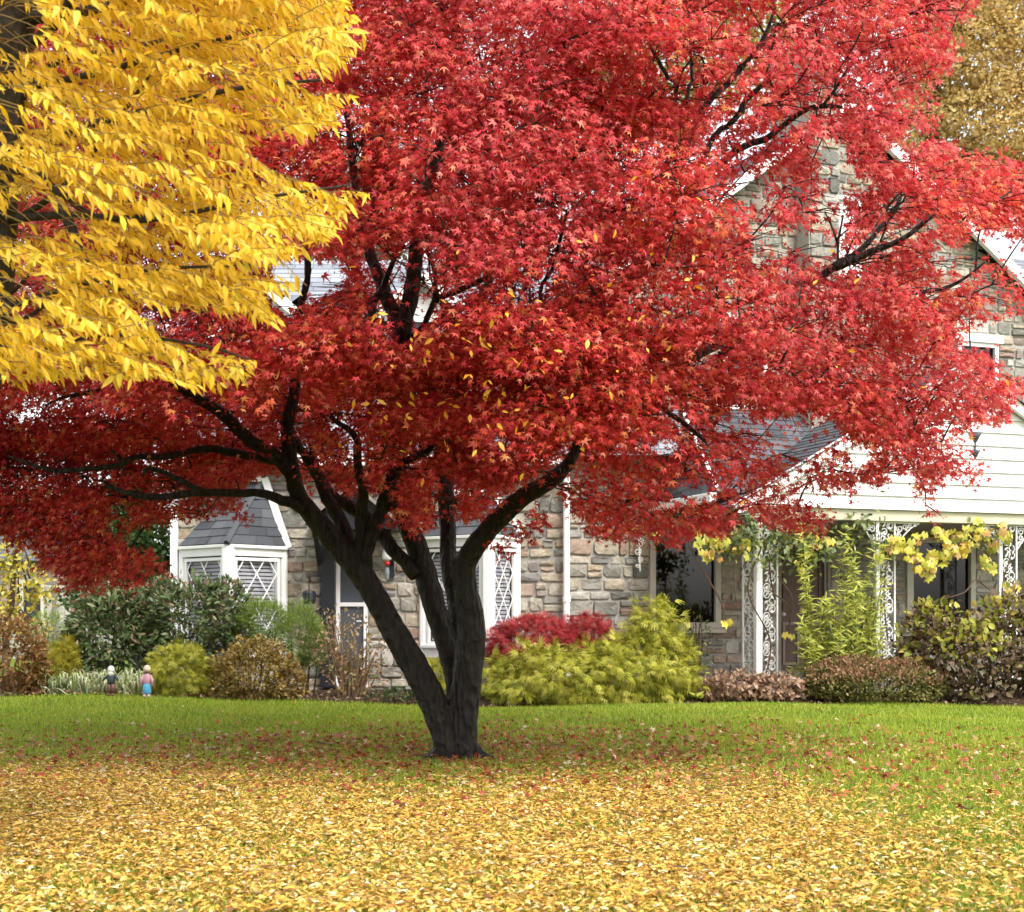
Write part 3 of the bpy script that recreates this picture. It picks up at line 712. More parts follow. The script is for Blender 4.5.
limb('d3',[(430,312,5),(438,299,6),(456,292,6),(475,283,6),(492,275,5),(520,250,3)],12.1,11.9)

maple=empty('red_maple_tree',P(457,758,11.9))
tag(maple,'red maple with dark forked trunk standing in the leaf strewn lawn before the house','tree')
tb=MB(); 
for k in ('s1','s2','s3','s4'):
    p,r=smooth_path(LIMB[k][0],[q*.80 for q in LIMB[k][1]],.05); tb.tube(p,r,14)
# root flare
bc=P(457,760,11.9)
for a in range(9):
    an=a*2*math.pi/9+.3; d=Vector((math.cos(an),math.sin(an),0))
    p,r=smooth_path([bc+d*.03+UP*.40,bc+d*.09+UP*.17,bc+d*(.18+.03*(a%3))+UP*.035,bc+d*(.34+.07*(a%3))-UP*.03,bc+d*(.46+.08*(a%3))-UP*.09],[.11,.08,.05,.028,.015],.04); tb.tube(p,r,8)
tr=tb.build('trunk',M['bark_maple'],maple,smooth=True)
rm=tr.modifiers.new('join','REMESH'); rm.mode='VOXEL'; rm.voxel_size=.014; rm.use_smooth_shade=True
sm=tr.modifiers.new('soften','SMOOTH'); sm.factor=.5; sm.iterations=3
tx=bpy.data.textures.new('bark_lumps','CLOUDS'); tx.noise_scale=.09; tx.noise_depth=3
dm=tr.modifiers.new('lumps','DISPLACE'); dm.texture=tx; dm.strength=.022; dm.mid_level=.5
for k,(p3,r3,kind,_) in LIMB.items():
    if kind!='branch': continue
    p,r=smooth_path(p3,r3,.06); 
    p=[q+Vector((random.uniform(-1,1),random.uniform(-1,1),random.uniform(-1,1)))*rr*.18 for q,rr in zip(p,r)]
    b=MB(); b.tube(p,r,9); b.build('branch',M['bark_maple'],maple,smooth=True)

OUT=[(-170,-330),(1010,-330),(1000,-40),(978,0),(970,16),(955,20),(942,24),(955,38),(955,60),(947,66),(930,72),(932,90),(940,118),(936,131),(922,134),(913,120),(903,128),(902,142),(886,147),(883,160),(897,163),(905,148),(930,138),(950,142),(972,151),(1060,150),(1070,250),(1024,250),(1008,238),(1000,228),(986,236),(975,228),(960,240),(962,256),(975,265),(990,258),(1004,258),(1016,268),(1022,282),(1026,300),(1018,314),(1008,312),(1002,296),(985,300),(975,312),(1005,312),(1004,322),(988,318),(974,328),(962,334),(955,345),(968,356),(980,350),(994,352),(1005,360),(1003,374),(1016,378),(1030,374),(1040,384),(1018,398),
(1010,402),(1007,426),(994,424),(978,422),(973,434),(971,451),(986,455),(988,482),(978,480),(971,489),(966,484),(969,475),(957,472),(952,482),(942,477),(935,487),(930,508),(944,516),(942,524),(930,516),(923,518),(925,499),(913,494),(918,482),(918,470),(908,468),(899,472),(889,465),(887,482),(875,487),(870,477),(855,480),(858,494),(850,496),(842,486),(832,492),(828,508),(832,520),(824,538),(812,530),(790,532),(777,523),(762,520),(752,510),(742,508),(733,525),(725,532),(712,536),(700,530),(690,538),(683,536),(677,547),(668,549),(659,541),(641,538),(632,543),(622,538),(607,541),(598,536),(589,536),(591,526),(580,517),(569,510),(571,497),(563,497),(556,488),(545,492),(535,505),(550,521),(540,528),(536,543),(528,545),(521,538),(512,545),(508,565),(501,563),(496,552),(486,554),(486,545),(501,534),(497,525),(488,525),(479,517),(460,521),(438,522),(423,534),(412,538),(403,527),(386,527),(384,516),(400,512),(396,503),(380,498),(360,497),(344,496),(333,486),(319,499),(312,494),(305,484),(296,470),(280,470),(262,470),(252,480),(240,487),(250,519),(236,517),(219,505),(205,519),(187,521),(177,511),(165,526),(156,519),(148,524),(132,524),(118,540),(128,548),(148,553),(160,562),(171,562),(168,572),(154,576),(137,590),(120,586),(95,592),(75,590),(60,596),(55,586),(68,575),(50,569),(32,570),(39,554),(34,548),(10,548),(6,536),(-30,530),(-170,560)]
HOLES=[([(264,262),(300,256),(345,262),(347,283),(325,298),(305,298),(290,320),(268,300)],.97),([(408,298),(440,296),(437,322),(418,334)],.93),([(452,165),(474,172),(470,190),(455,188)],.7),
([(722,192),(748,172),(764,178),(769,215),(756,205),(745,210),(735,200)],.95),([(746,222),(775,215),(782,228),(810,222),(835,238),(838,262),(815,262),(790,250),(778,262),(752,268)],.92),
([(810,136),(845,138),(850,162),(858,178),(846,196),(832,205),(830,225),(816,225),(822,195),(816,160)],.96),([(850,175),(880,177),(882,190),(858,193)],.9),([(862,252),(890,225),(902,222),(935,216),(942,228),(905,240),(880,258)],.7),
([(938,232),(955,245),(962,256),(980,264),(965,276),(936,268),(930,250)],.9),([(975,282),(1000,282),(1002,296),(985,299),(972,290)],.8),
([(655,440),(668,432),(681,446),(676,461),(658,460)],.9),([(705,424),(735,413),(758,421),(780,412),(800,410),(835,418),(852,438),(835,450),(812,452),(790,440),(770,446),(750,433),(720,431)],.93),
([(666,406),(690,408),(690,418),(670,416)],.85),([(730,404),(755,406),(752,420),(733,418)],.9),([(664,490),(680,484),(706,482),(712,492),(708,501),(690,499),(668,503)],.95),([(785,470),(800,465),(806,480),(795,487)],.9),([(797,491),(850,495),(850,506),(800,505)],.93),
([(720,500),(742,500),(740,512),(722,516)],.9),([(834,448),(850,444),(868,440),(872,456),(858,472),(851,470),(846,455)],.93),([(937,421),(954,421),(953,433),(939,433)],.93),
([(648,55),(680,50),(705,52),(725,58),(722,64),(690,66),(655,70)],.75),([(748,30),(780,8),(786,22),(765,38),(770,48),(752,42)],.75),([(22,404),(42,406),(40,419),(25,418)],.85),([(55,400),(73,401),(70,414),(57,414)],.85),([(0,384),(12,384),(12,392),(0,392)],.9),
([(105,502),(125,496),(132,510),(118,540),(106,530)],.85),([(455,40),(470,38),(472,50),(458,52)],.6),([(350,135),(366,130),(368,158),(352,160)],.6),([(600,60),(615,55),(612,80),(602,85)],.6)]
EXPOSED=[('s1',8,[(340,540),(314,517),(298,494),(291,465),(288,440),(289,415),(295,385)],10),('s1',8,[(308,280),(308,262)],8),('b1',6,[(283,466),(250,440),(219,411),(195,397),(175,384)],9),('b2',6,[(300,506),(275,497),(225,493),(150,497),(108,487)],7),('b2b',3,[(203,491),(165,473),(148,468)],6),('b3',6,[(235,453),(211,449),(172,456),(125,463),(94,468),(39,467),(8,456)],7),('b3b',2,[(124,463),(111,450)],4),('b4',3,[(85,393),(45,406)],4),
('s6',3,[(408,565),(366,518),(325,488),(312,466),(300,448)],7),('s7',4,[(362,540),(363,487),(357,462),(358,442),(336,422)],6),('s8',4,[(371,535),(391,476),(428,450)],7),('s9',3,[(343,528),(324,492)],8),('s2',6,[(402,335),(388,300),(374,262)],11),('s2b',6,[(408,320),(410,295),(416,250)],10),('s3',6,[(449,545),(446,482)],10),('s4',4,[(490,528),(526,495),(545,484),(560,473),(572,456)],13),
('s5',5,[(742,146),(765,140),(792,118),(822,106),(842,107)],6),('r1b',2,[(822,106),(848,68)],3),('r2',3,[(714,136),(740,112),(762,86)],6),('r3',3,[(706,104),(726,85)],7),('r3',3,[(735,75),(750,58)],5),('r3',3,[(762,40),(774,10)],5),('r4',3,[(676,97),(650,45)],4),('r5',3,[(687,97),(691,62)],4),('r6',3,[(827,273),(850,258),(885,222),(900,198)],6),('r7',3,[(850,262),(890,245),(930,217)],6),('r8',2,[(838,262),(843,215)],4),('r8b',2,[(838,246),(825,212)],3),('r9',3,[(930,291),(968,276)],3),('r10',3,[(540,293),(560,240),(567,213)],4),('r11',3,[(698,357),(718,346)],6),('r12',3,[(669,413),(706,442)],5),('d1',3,[(372,314),(393,262)],6),('d2',3,[(432,308),(433,265)],4),('d3',3,[(438,299),(456,292),(490,276)],5),('s2b',4,[(425,190),(440,150)],5),('s2',4,[(356,190),(352,160),(347,120)],6)]
def maple_keep(pos, jit=3.5, rg=rng):
    x,y=px_of(pos); x=x+rg.normal(0,jit,len(x)); y=y+rg.normal(0,jit,len(x)); d=pos[:,1]
    k=in_poly(x,y,OUT)
    for h,pr in HOLES: k&=~(in_poly(x,y,h)&(rg.random(len(x))<pr))
    for nm,_,pl,w in EXPOSED:
        dist,t=seg_dist(x,y,pl); p3=LIMB[nm][0]; dl=np.max([q.y for q in p3])+.1
        k&=~((dist<w+3.5)&(d<dl+.3)&(rg.random(len(x))<.96))
    return k
# clumps of foliage
NCL=3000
cl=[]; Cc=np.array([500.,170.])
while len(cl)<NCL:
    x=rng.uniform(-165,1062); y=rng.uniform(-300,592)
    if 270<=len(cl)<430: x=rng.uniform(340,580); y=rng.uniform(-120,260)
    if 430<=len(cl)<570: x=rng.uniform(330,600); y=rng.uniform(290,470)
    if len(cl)<270: x=rng.uniform(-120,330); y=rng.uniform(340,592)
    if not in_poly(np.array([x]),np.array([y]),OUT)[0]: continue
    bad=False
    for h,pr in HOLES:
        if pr>.8 and in_poly(np.array([x]),np.array([y]),h)[0]: bad=True
    if bad: continue
    rr=((x-500)/660)**2+((y-150)/(440 if y>150 else 520))**2
    half=3.5*math.sqrt(max(0.05,1-rr))
    u=rng.random()
    if u<.60: dd=-half*rng.uniform(.55,1.0)
    elif u<.82: dd=half*rng.uniform(.4,1.0)
    else: dd=half*rng.uniform(-.55,.4)
    if x<300 and y>380: dd=half*rng.uniform(-.35,1.0)        # left side: seen from below, behind its limbs
    if 300<x<520 and y>330 and u<.6: dd=-half*rng.uniform(.25,.8)
    cl.append(P(x,y,12.0+dd))
CL=np.array([tuple(c) for c in cl])
axis=np.array([P(455,600,12).x,12.0])
def sprays(centers, per, rad, rg, size, droop=.3):
    pos=[];tip=[];nor=[];
    for c in centers:
        o=np.array([c[0]-axis[0],c[1]-axis[1],0.]); o=o/max(np.linalg.norm(o),.2)
        o=o+np.array([rg.normal(0,.35),rg.normal(0,.35),0]); o/=np.linalg.norm(o)
        t=np.array([-o[1],o[0],0.])
        n=int(per*rg.uniform(.6,1.4)); R_=rad*rg.uniform(.65,1.35)
        r=np.sqrt(rg.random(n))*R_; a=rg.uniform(0,2*np.pi,n)
        u=np.cos(a)*r; v=np.sin(a)*r
        z=-droop*(u+R_*.3)*np.where(u>-R_*.3,1,.3)-.35*r*r/R_+rg.normal(0,.06,n)
        p=c[None]+o[None]*u[:,None]+t[None]*v[:,None]; p[:,2]+=z
        rad_dir=o[None]*(np.cos(a)*.7+.4)[:,None]+t[None]*(np.sin(a)*.8)[:,None]
        tp=rad_dir+np.array([0,0,-.55])[None]+rg.normal(0,.42,(n,3))
        nn=np.array([0,0,.75])[None]+o[None]*.55+rg.normal(0,.42,(n,3))
        pos.append(p);tip.append(tp);nor.append(nn)
    pos=np.concatenate(pos);tip=np.concatenate(tip);nor=np.concatenate(nor)
    return pos,tip,nor
pos,tip,nor=sprays(CL,175,.40,rng,.05)
k=maple_keep(pos); pos,tip,nor=pos[k],tip[k],nor[k]
M['leaf_red']=leaf_mat('red_maple_leaf',[(0,(.36,.020,.026)),(.2,(.53,.034,.040)),(.45,(.67,.060,.060)),(.68,(.74,.098,.074)),(.83,(.78,.17,.062)),(.92,(.78,.26,.22)),(.98,(.82,.38,.08)),(1,(.50,.28,.10))],trans=.54,rough=.5,spec=.45,
    patch=.75,patch_scale=.75,patch_stops=[(0,(.38,.02,.035)),(.5,(.62,.058,.072)),(1,(.77,.20,.19))])
tv,tf=t_palmate(.30)
sz=.026+.034*rng.random(len(pos))**1.2
S3=np.stack([sz*rng.uniform(.62,1.12,len(pos)),sz*rng.uniform(.85,1.1,len(pos)),sz*rng.uniform(.2,3.0,len(pos))],-1)
crown=mesh_from_template('crown',tv,tf,pos,frames(tip,nor),S3,M['leaf_red'],maple)
print('maple leaves',len(pos))
# fine branching: every clump hangs on a twig that reaches back to a limb
nodes=[];nrad=[]
for kname,(p3,r3,kind,_) in LIMB.items():
    p,r=smooth_path(p3,r3,.15)
    for q,rr in zip(p,r):
        if q.z>1.9: nodes.append(tuple(q)); nrad.append(rr)
nodes=list(nodes); order=np.argsort(np.linalg.norm(CL-np.array([axis[0],axis[1],3.0]),axis=1))
NA=np.array(nodes); tw=MB(); base_ax=np.array([axis[0],axis[1],2.2])
extra=[]
for ci in order:
    c=CL[ci]; d=np.linalg.norm(NA-c,axis=1)+.35*np.maximum(0,np.linalg.norm(NA-base_ax,axis=1)-np.linalg.norm(c-base_ax)+.2)+.6*np.maximum(0,NA[:,2]-c[2])
    j=int(np.argmin(d)); a=Vector(NA[j]); b=Vector(c); L_=(b-a).length
    mid=a.lerp(b,.5)+Vector((random.uniform(-1,1),random.uniform(-1,1),random.uniform(-.2,1)))*L_*.13
    pts,rd=smooth_path([a,mid,b],[min(.018,.006+.005*L_),.0065,.003],max(.1,L_/5))
    # keep twigs out of the open gaps
    arr=np.array([tuple(q) for q in pts]); gx,gy=px_of(arr); ok=in_poly(gx,gy,OUT)
    for h,pr in HOLES:
        if pr>.8: ok&=~in_poly(gx,gy,h)
    if ok.mean()>.75 and L_<3.2:
        tw.tube(pts,rd,4,cap=False)
        NA=np.vstack([NA,arr[2:]])
        for q in range(3):
            o=np.array([c[0]-axis[0],c[1]-axis[1],0.]); o/=max(np.linalg.norm(o),.2)
            e=b+Vector(tuple(o*.22))+Vector((random.uniform(-.25,.25),random.uniform(-.25,.25),random.uniform(-.16,.06)))
            ex,ey=px_of(np.array([tuple(e)]))
            if in_poly(ex,ey,OUT)[0]: tw.tube([b,b.lerp(e,.5)+UP*.02,e],[.0045,.0035,.002],3,cap=False)
tw.build('fine_branching',M['bark_maple'],maple)
# a few yellow leaves caught on the red foliage
n=170; x=np.concatenate([rng.normal(455,70,120),rng.normal(640,110,50)]); y=np.concatenate([rng.normal(390,42,120),rng.normal(320,70,50)])
sel=[]; mx_,my_=px_of(pos)
order2=np.argsort(pos[:,1])
for a,b in zip(x,y):
    m=(np.abs(mx_-a)<7)&(np.abs(my_-b)<7)
    if m.any():
        i=np.where(m)[0][np.argmin(pos[m,1])]; sel.append(pos[i]+np.array([0,-.05,.03]))
sel=np.array(sel)
M['leaf_yellow_caught']=leaf_mat('caught_yellow_leaf',[(0,(.75,.42,.03)),(.5,(.80,.50,.06)),(1,(.75,.30,.02))],trans=.3)  # the loose leaves' own orange-yellow, varied leaf by leaf
tv2,tf2=t_ovate(.2)
o=mesh_from_template('caught_leaves',tv2,tf2,sel,frames(rng.normal(0,1,(len(sel),3))+np.array([.3,-.2,-.5]),rng.normal(0,.5,(len(sel),3))+np.array([0,-.6,.6])),rng.uniform(.035,.075,len(sel)),M['leaf_yellow_caught'])
tag(o,'loose yellow leaves caught on the front of the red crown','leaves',kind='stuff')

# ================================================================== yellow tree at the left
YT=empty('yellow_leaved_tree',(P(-80,850,7.0).x,7.0,0))
tag(YT,'golden leaved tree with dark mossy trunk at the left edge, nearer than the red maple','tree')
def ylimb(pts,d0,d1):
    n=len(pts); return smooth_path([P(x,y,d0+(d1-d0)*i/(n-1)) for i,(x,y,w) in enumerate(pts)],[w/2*(d0+(d1-d0)*i/(n-1))/F for i,(x,y,w) in enumerate(pts)],.08)
b=MB(); p,r=ylimb([(-88,880,110),(-82,840,90),(-68,700,76),(-54,550,70),(-36,400,66),(-18,300,58),(-10,200,54),(0,100,52),(12,0,50),(28,-120,46),(50,-260,40)],7.0,7.0); b.tube(p,r,16)
yt=b.build('trunk',M['bark_yellow'],YT,smooth=True)
dm=yt.modifiers.new('lumps','DISPLACE'); dm.texture=tx; dm.strength=.04; dm.mid_level=.5
YB=[([(0,140,16),(20,150,13),(38,172,11),(55,195,11),(66,215,11),(76,238,9),(90,262,6),(120,290,4)],7.0,6.5),([(50,185,8),(70,200,7),(90,215,7),(110,218,5),(150,215,3)],6.9,6.6),
([(10,60,12),(60,20,11),(68,5,10),(90,-40,9),(140,-90,6)],7.0,6.4),([(20,20,14),(90,10,10),(160,-10,8),(240,-30,5)],7.0,6.0),([(5,170,12),(80,130,9),(150,110,7),(230,90,5),(320,80,3)],7.0,6.0),([(0,220,10),(70,215,8),(150,220,6),(250,200,4),(350,185,2)],7.0,6.2),
([(-10,310,10),(30,300,6),(80,285,5),(150,270,4),(250,265,2)],7.0,6.4),([(-12,330,9),(20,322,5),(50,300,4),(65,275,3)],7.0,6.8),([(-12,310,7),(15,290,4),(33,270,3)],7.0,6.9),([(-15,380,9),(40,350,5),(110,335,4),(200,345,3),(250,360,2)],7.0,6.3),([(10,110,9),(60,60,6),(130,50,5),(200,25,3)],7.0,6.7),
([(8,90,9),(90,75,7),(180,50,5),(300,20,3)],7.0,6.6),([(0,230,8),(60,190,6),(110,130,5),(125,110,4),(160,60,3)],7.0,6.4)]
for pts,d0,d1 in YB:
    b=MB(); p,r=ylimb(pts,d0,d1); b.tube(p,r,7); b.build('branch',M['bark_yellow'],YT,smooth=True)
YOUT=[(-150,-260),(340,-260),(365,-20),(350,10),(366,22),(343,27),(386,39),(360,46),(373,53),(338,63),(350,72),(300,76),(285,84),(330,90),(392,83),(372,96),(340,104),(342,131),(318,128),(300,140),(262,142),(245,150),(268,168),(300,176),(340,182),(386,178),(372,196),(352,212),(338,241),(312,246),(285,263),(262,268),(290,276),(316,285),(290,296),(268,300),(285,325),(262,326),(245,316),(215,314),(180,308),(152,318),(170,332),(205,346),(240,352),(263,364),(250,372),(258,386),(235,380),(222,394),(193,396),(165,376),(120,384),(70,376),(40,384),(20,390),(0,378),(-30,380),(-150,400)]
YH=[([(195,68),(232,66),(245,92),(205,88)],.85),([(95,55),(120,40),(130,46),(100,66)],.3),([(80,118),(108,108),(110,128),(85,130)],.5),([(130,185),(158,185),(165,202),(135,200)],.75),([(12,195),(38,190),(60,200),(92,205),(98,228),(80,240),(60,232),(40,245),(12,245)],.95),([(0,275),(50,272),(60,290),(40,320),(0,328)],.85),([(255,95),(290,118),(300,150),(262,150),(280,175),(255,165),(265,130)],.55),([(270,150),(300,165),(300,182),(275,178)],.7),([(140,312),(170,305),(200,330),(160,340)],.7),([(-20,385),(40,385),(40,400),(-20,400)],.5),([(-5,66),(14,60),(22,74),(-5,80)],.8),([(-5,92),(28,88),(30,104),(18,130),(16,150),(-5,150)],.93),([(-5,-10),(40,-10),(44,48),(24,58),(-5,50)],.97),([(-5,160),(14,160),(16,330),(-5,330)],.55),([(305,30),(330,35),(325,55),(308,50)],.5)]
def ykeep(pos,j=2.5):
    x,y=px_of(pos); x=x+rng.normal(0,j,len(x)); y=y+rng.normal(0,j,len(x)); k=in_poly(x,y,YOUT)
    for h,pr in YH: k&=~(in_poly(x,y,h)&(rng.random(len(x))<pr))
    return k
yp=[];yt_=[];yn=[]; yw=MB(); cnt=0
while cnt<1250:
    x=rng.uniform(-140,365); y=rng.uniform(-250,385)
    if not in_poly(np.array([x]),np.array([y]),YOUT)[0]: continue
    d=rng.uniform(5.7,7.6); 
    a=P(x,y,d); L_=rng.uniform(.35,.75)
    dirv=Vector((1,rng.normal(-.15,.6),rng.normal(-.12,.24))).normalized()
    pts=[a+dirv*L_*t+UP*(-.16*L_*t*t+.02*math.sin(t*5)) for t in np.linspace(0,1,7)]
    arr=np.array([tuple(q) for q in pts]); gx,gy=px_of(arr); ok=in_poly(gx,gy,YOUT)
    nk=int(np.argmin(ok)) if not ok.all() else 7
    if nk<3: continue
    cnt+=1
    yw.tube(pts[:nk],[.0028-.002*i/7 for i in range(nk)],4,cap=False)
    Lk=L_*(nk-1)/6
    for side in (-1,1):
        for s in np.arange(rng.uniform(0,.04),Lk,.040):
            t=s/L_; i=min(int(t*6),5); q=Vector(arr[i]).lerp(Vector(arr[i+1]),t*6-i)
            td=dirv*rng.uniform(.25,.9)+dirv.cross(UP)*side*.35+UP*(-.58+rng.normal(0,.34))+Vector((rng.normal(0,.25),rng.normal(0,.3),0))
            yp.append(tuple(q)); yt_.append(tuple(td)); yn.append((rng.normal(.15,.55),-.75+rng.normal(0,.4),.5+rng.normal(0,.4)))
yp=np.array(yp);yt_=np.array(yt_);yn=np.array(yn); kk=ykeep(yp+nrm(yt_)*.04); yp,yt_,yn=yp[kk],yt_[kk],yn[kk]
M['leaf_yellow']=leaf_mat('golden_leaf',[(0,(.62,.36,.02)),(.12,(.78,.48,.022)),(.5,(.85,.57,.035)),(.86,(.88,.63,.09)),(.95,(.78,.58,.05)),(1,(.58,.50,.06))],trans=.5,rough=.45,spec=.35)
sc=rng.uniform(.040,.086,len(yp))
S3=np.stack([sc*rng.uniform(.7,1.2,len(yp)),sc,sc*rng.uniform(.2,2.6,len(yp))],-1)
mesh_from_template('crown',*t_ovate(.145,.04,-.16),yp,frames(yt_,yn),S3,M['leaf_yellow'],YT)
yw.build('fine_branching',plain('golden_twig',(.26,.17,.06),.8,.2),YT)
print('yellow leaves',len(yp))
# ================================================================== trees and buildings behind
def lobes_px(lst,d,dz=.75):
    out=[]
    for (cx,cy,rx,ry) in lst:
        c=P(cx,cy,d); out.append((c.x,c.y,c.z,rx*d/F,max(rx*d/F*dz,.12),ry*d/F))
    return out
def cloud(lobes,n,rg,shell=.4,zmin=.05,lump=.16,front=.0):
    L=np.array(lobes); w=L[:,3]*L[:,5]+.3*L[:,3]*L[:,4]; w/=w.sum(); idx=rg.choice(len(L),n,p=w)
    d=nrm(rg.normal(0,1,(n,3))); 
    if front: d[:,1]=np.where((d[:,1]>.25)&(rg.random(n)<front),-d[:,1],d[:,1])
    ph=rg.uniform(0,6,(len(L),4))[idx]
    a=np.arctan2(d[:,0],-d[:,1]); e=d[:,2]*3
    bump=1+lump*(np.sin(3*a+ph[:,0])*np.cos(2.3*e+ph[:,1])+.6*np.sin(7*a+ph[:,2])*np.sin(4*e+ph[:,3])+.35*np.sin(13*a+ph[:,1]+2*e))
    r=(1-shell*rg.random(n)**2)*bump
    p=L[idx,:3]+d*L[idx,3:]*r[:,None]
    # a leaf that falls deep inside another lobe is never seen
    keep=p[:,2]>zmin
    for j in range(len(L)):
        q=(p-L[j,:3])/L[j,3:]; keep&=~((np.sum(q*q,1)<.35)&(idx!=j))
    return p[keep],d[keep]
def foliage(name,lobes,n,tmpl,size,mat,parent,rg=rng,up=.25,outw=1.0,rnd=.5,shell=.4,lump=.16,zmin=.05,nup=.4,front=.6,top=None):
    p,d=cloud(lobes,n,rg,shell,zmin,lump,front)
    if top is not None:
        k=rg.random(len(p))<np.clip((d[:,2]-top)*2+.3,0.02,1); p,d=p[k],d[k]
    m=len(p)
    tip=d*outw+np.array([0,0,up])+rg.normal(0,rnd,(m,3)); nor=d*.9+np.array([0,0,nup])+rg.normal(0,rnd*.9,(m,3))
    s=rg.uniform(size*.65,size*1.3,m)
    return mesh_from_template(name,*tmpl,p,frames(tip,nor),s,mat,parent)
def woody(parent,base,lobes,n,mat,r0=.014,name='woody_stem'):
    mb=MB()
    for i in range(n):
        L=lobes[random.randrange(len(lobes))]
        e=Vector((L[0]+random.uniform(-.7,.7)*L[3],L[1]+random.uniform(-.7,.7)*L[4],L[2]+random.uniform(-.2,.75)*L[5]))
        b=Vector((base.x+(e.x-base.x)*.35+random.uniform(-.06,.06),base.y+random.uniform(-.08,.08),.03))
        p,r=smooth_path([b,b.lerp(e,.5)+Vector((random.uniform(-.05,.05),random.uniform(-.05,.05),.05)),e],[r0,r0*.7,r0*.25],.12); mb.tube(p,r,5,cap=False)
    return mb.build(name,mat,parent)
def tree(label,trunk_px,d,lobes,n,size,mat,bark,group=None,name='background_tree',tmpl=None,limbs=7,shell=.75,lump=.22,**k):
    x,_,w=trunk_px[0]; root=empty(name,(P(x,0,d).x,d,0)); tag(root,label,'tree',group)
    b=MB(); pts=[Vector((P(x,0,d).x,d,-.05))]+[P(a,c,d) for a,c,_ in trunk_px]; rd=[w*1.2/2*d/F]+[q[2]/2*d/F for q in trunk_px]
    p,r=smooth_path(pts,rd,.4); b.tube(p,r,10); t=b.build('trunk',bark,root,smooth=True)
    L=lobes_px(lobes,d)
    for q in range(limbs):
        l=L[q%len(L)]; i=random.randrange(len(p)//3,len(p)); e=Vector((l[0]+random.uniform(-.6,.6)*l[3],l[1]+random.uniform(-.5,.5)*l[4],l[2]+random.uniform(-.3,.6)*l[5]))
        bb=MB(); pp,rr=smooth_path([p[i],p[i].lerp(e,.5)+UP*.2,e],[r[i]*.5,r[i]*.3,.02],.4); bb.tube(pp,rr,6); bb.build('branch',bark,root,smooth=True)
    foliage('crown',L,n,tmpl or t_small(.35),size,mat,root,shell=shell,lump=lump,up=-.2,rnd=.8,front=.3,zmin=.3,**k)
    return root
FG={}
FG['tan']=leaf_mat('tan_autumn_leaf',[(0,(.46,.31,.10)),(.4,(.60,.42,.15)),(.8,(.68,.49,.18)),(1,(.48,.43,.18))],trans=.5)
FG['ygreen']=leaf_mat('yellow_green_leaf',[(0,(.22,.20,.04)),(.5,(.38,.33,.07)),(1,(.48,.38,.09))],trans=.35)
FG['ggreen']=leaf_mat('grey_green_leaf',[(0,(.10,.13,.07)),(.5,(.16,.20,.11)),(1,(.22,.25,.13))],trans=.3)
FG['green']=leaf_mat('mid_green_leaf',[(0,(.04,.09,.02)),(.5,(.07,.14,.03)),(1,(.12,.19,.05))],trans=.3)
FG['yellow']=leaf_mat('small_yellow_leaf',[(0,(.40,.30,.03)),(.5,(.55,.43,.06)),(1,(.42,.42,.08))],trans=.35)
tree('tan leaved tree with a grey trunk behind the house at upper right',[(926,560,24),(929,300,20),(931,120,17),(936,20,12),(942,-80,6)],33,[(985,60,70,60),(1010,130,90,55),(1060,20,80,70),(960,-30,60,60),(1070,170,70,45),(965,120,30,50),(1000,180,70,35),(925,70,35,50),(910,130,30,40)],52000,.105,FG['tan'],M['bark_grey'])
tree('yellow green tree seen through gaps high in the middle of the red crown',[(604,560,20),(602,300,15),(600,100,12),(610,0,8)],40,[(640,80,70,60),(720,60,75,60),(580,120,60,60),(760,20,50,50),(680,-20,80,60)],9000,.18,FG['ygreen'],M['bark_grey'])
tree('grey green tree standing behind the left wing roof',[(345,560,18),(346,400,16),(347,280,12),(350,200,6)],42,[(345,225,60,55),(320,265,45,40),(375,260,40,40),(350,180,40,40)],6500,.17,FG['ggreen'],M['bark_grey'])
tree('dense green tree beside the left end of the house',[(140,620,14),(141,580,11),(142,540,8)],26.5,[(140,545,42,50),(110,590,45,40),(160,590,30,42),(130,500,30,40)],11000,.11,FG['green'],M['bark_grey'],limbs=4)
tree('thin small tree with yellow leaves at the left edge behind the rust shrub',[(6,640,7),(12,600,6),(14,565,4),(18,540,3)],23,[(10,570,34,34),(38,590,22,20),(5,612,32,24),(30,625,20,12),(-20,590,30,40)],1500,.085,FG['yellow'],M['twig_brown'],name='small_tree',limbs=9,shell=.95)
# neighbour's stone house at far left
nb=empty('neighbour_house',(P(0,0,38).x,38,0)); tag(nb,'low grey stone house far back at the left edge behind the small yellow tree','house')
nx0,nx1=P(-60,0,38).x,P(86,0,38).x
wn=(P(20,0,38).x,P(45,0,38).x,.9,2.2)
stone_wall('wall',lambda s,t,z:Vector((s,38+t,z)),nx0,nx1,0,lambda s:2.75,[wn],nb,big=1.3,seed=33)
mb=MB(); frame_rect(mb,Vector((wn[0],38.02,0)),Vector((wn[1]-wn[0],0,0)),wn[2],wn[3],.1,Vector((0,-1,0)),.08); w_=mb.build('window',M['cream'],nb)
mb=MB(); mb.box((wn[0],38.08,wn[2]),(wn[1]-wn[0],0,0),(0,.02,0),(0,0,wn[3]-wn[2])); mb.build('pane',M['black'],w_)
roof('roof',[((nx0-.3,37.7,2.68),(nx1+.3,37.7,2.68),(nx0-.3,41,4.6),(nx1+.3,41,4.6))],M['shingle'],nb,row=.3,wid=.6)
mb=MB(); mb.quad((nx1,38,0),(nx1,43,0),(nx1,43,2.75),(nx1,38,2.75)); mb.build('side_wall',M['mortar'],nb)
pl=MB(); q=P(54,640,24); pl.tube([(q.x,24,0),(q.x,24,P(54,566,24).z)],.035,n=8); pl.tube([(q.x,24,P(54,566,24).z),(q.x,24,P(54,564,24).z)],.045,n=8)
tag(pl.build('garden_pole',M['taupe'],smooth=False),'thin grey pole standing left of the house behind the shrubs','pole')

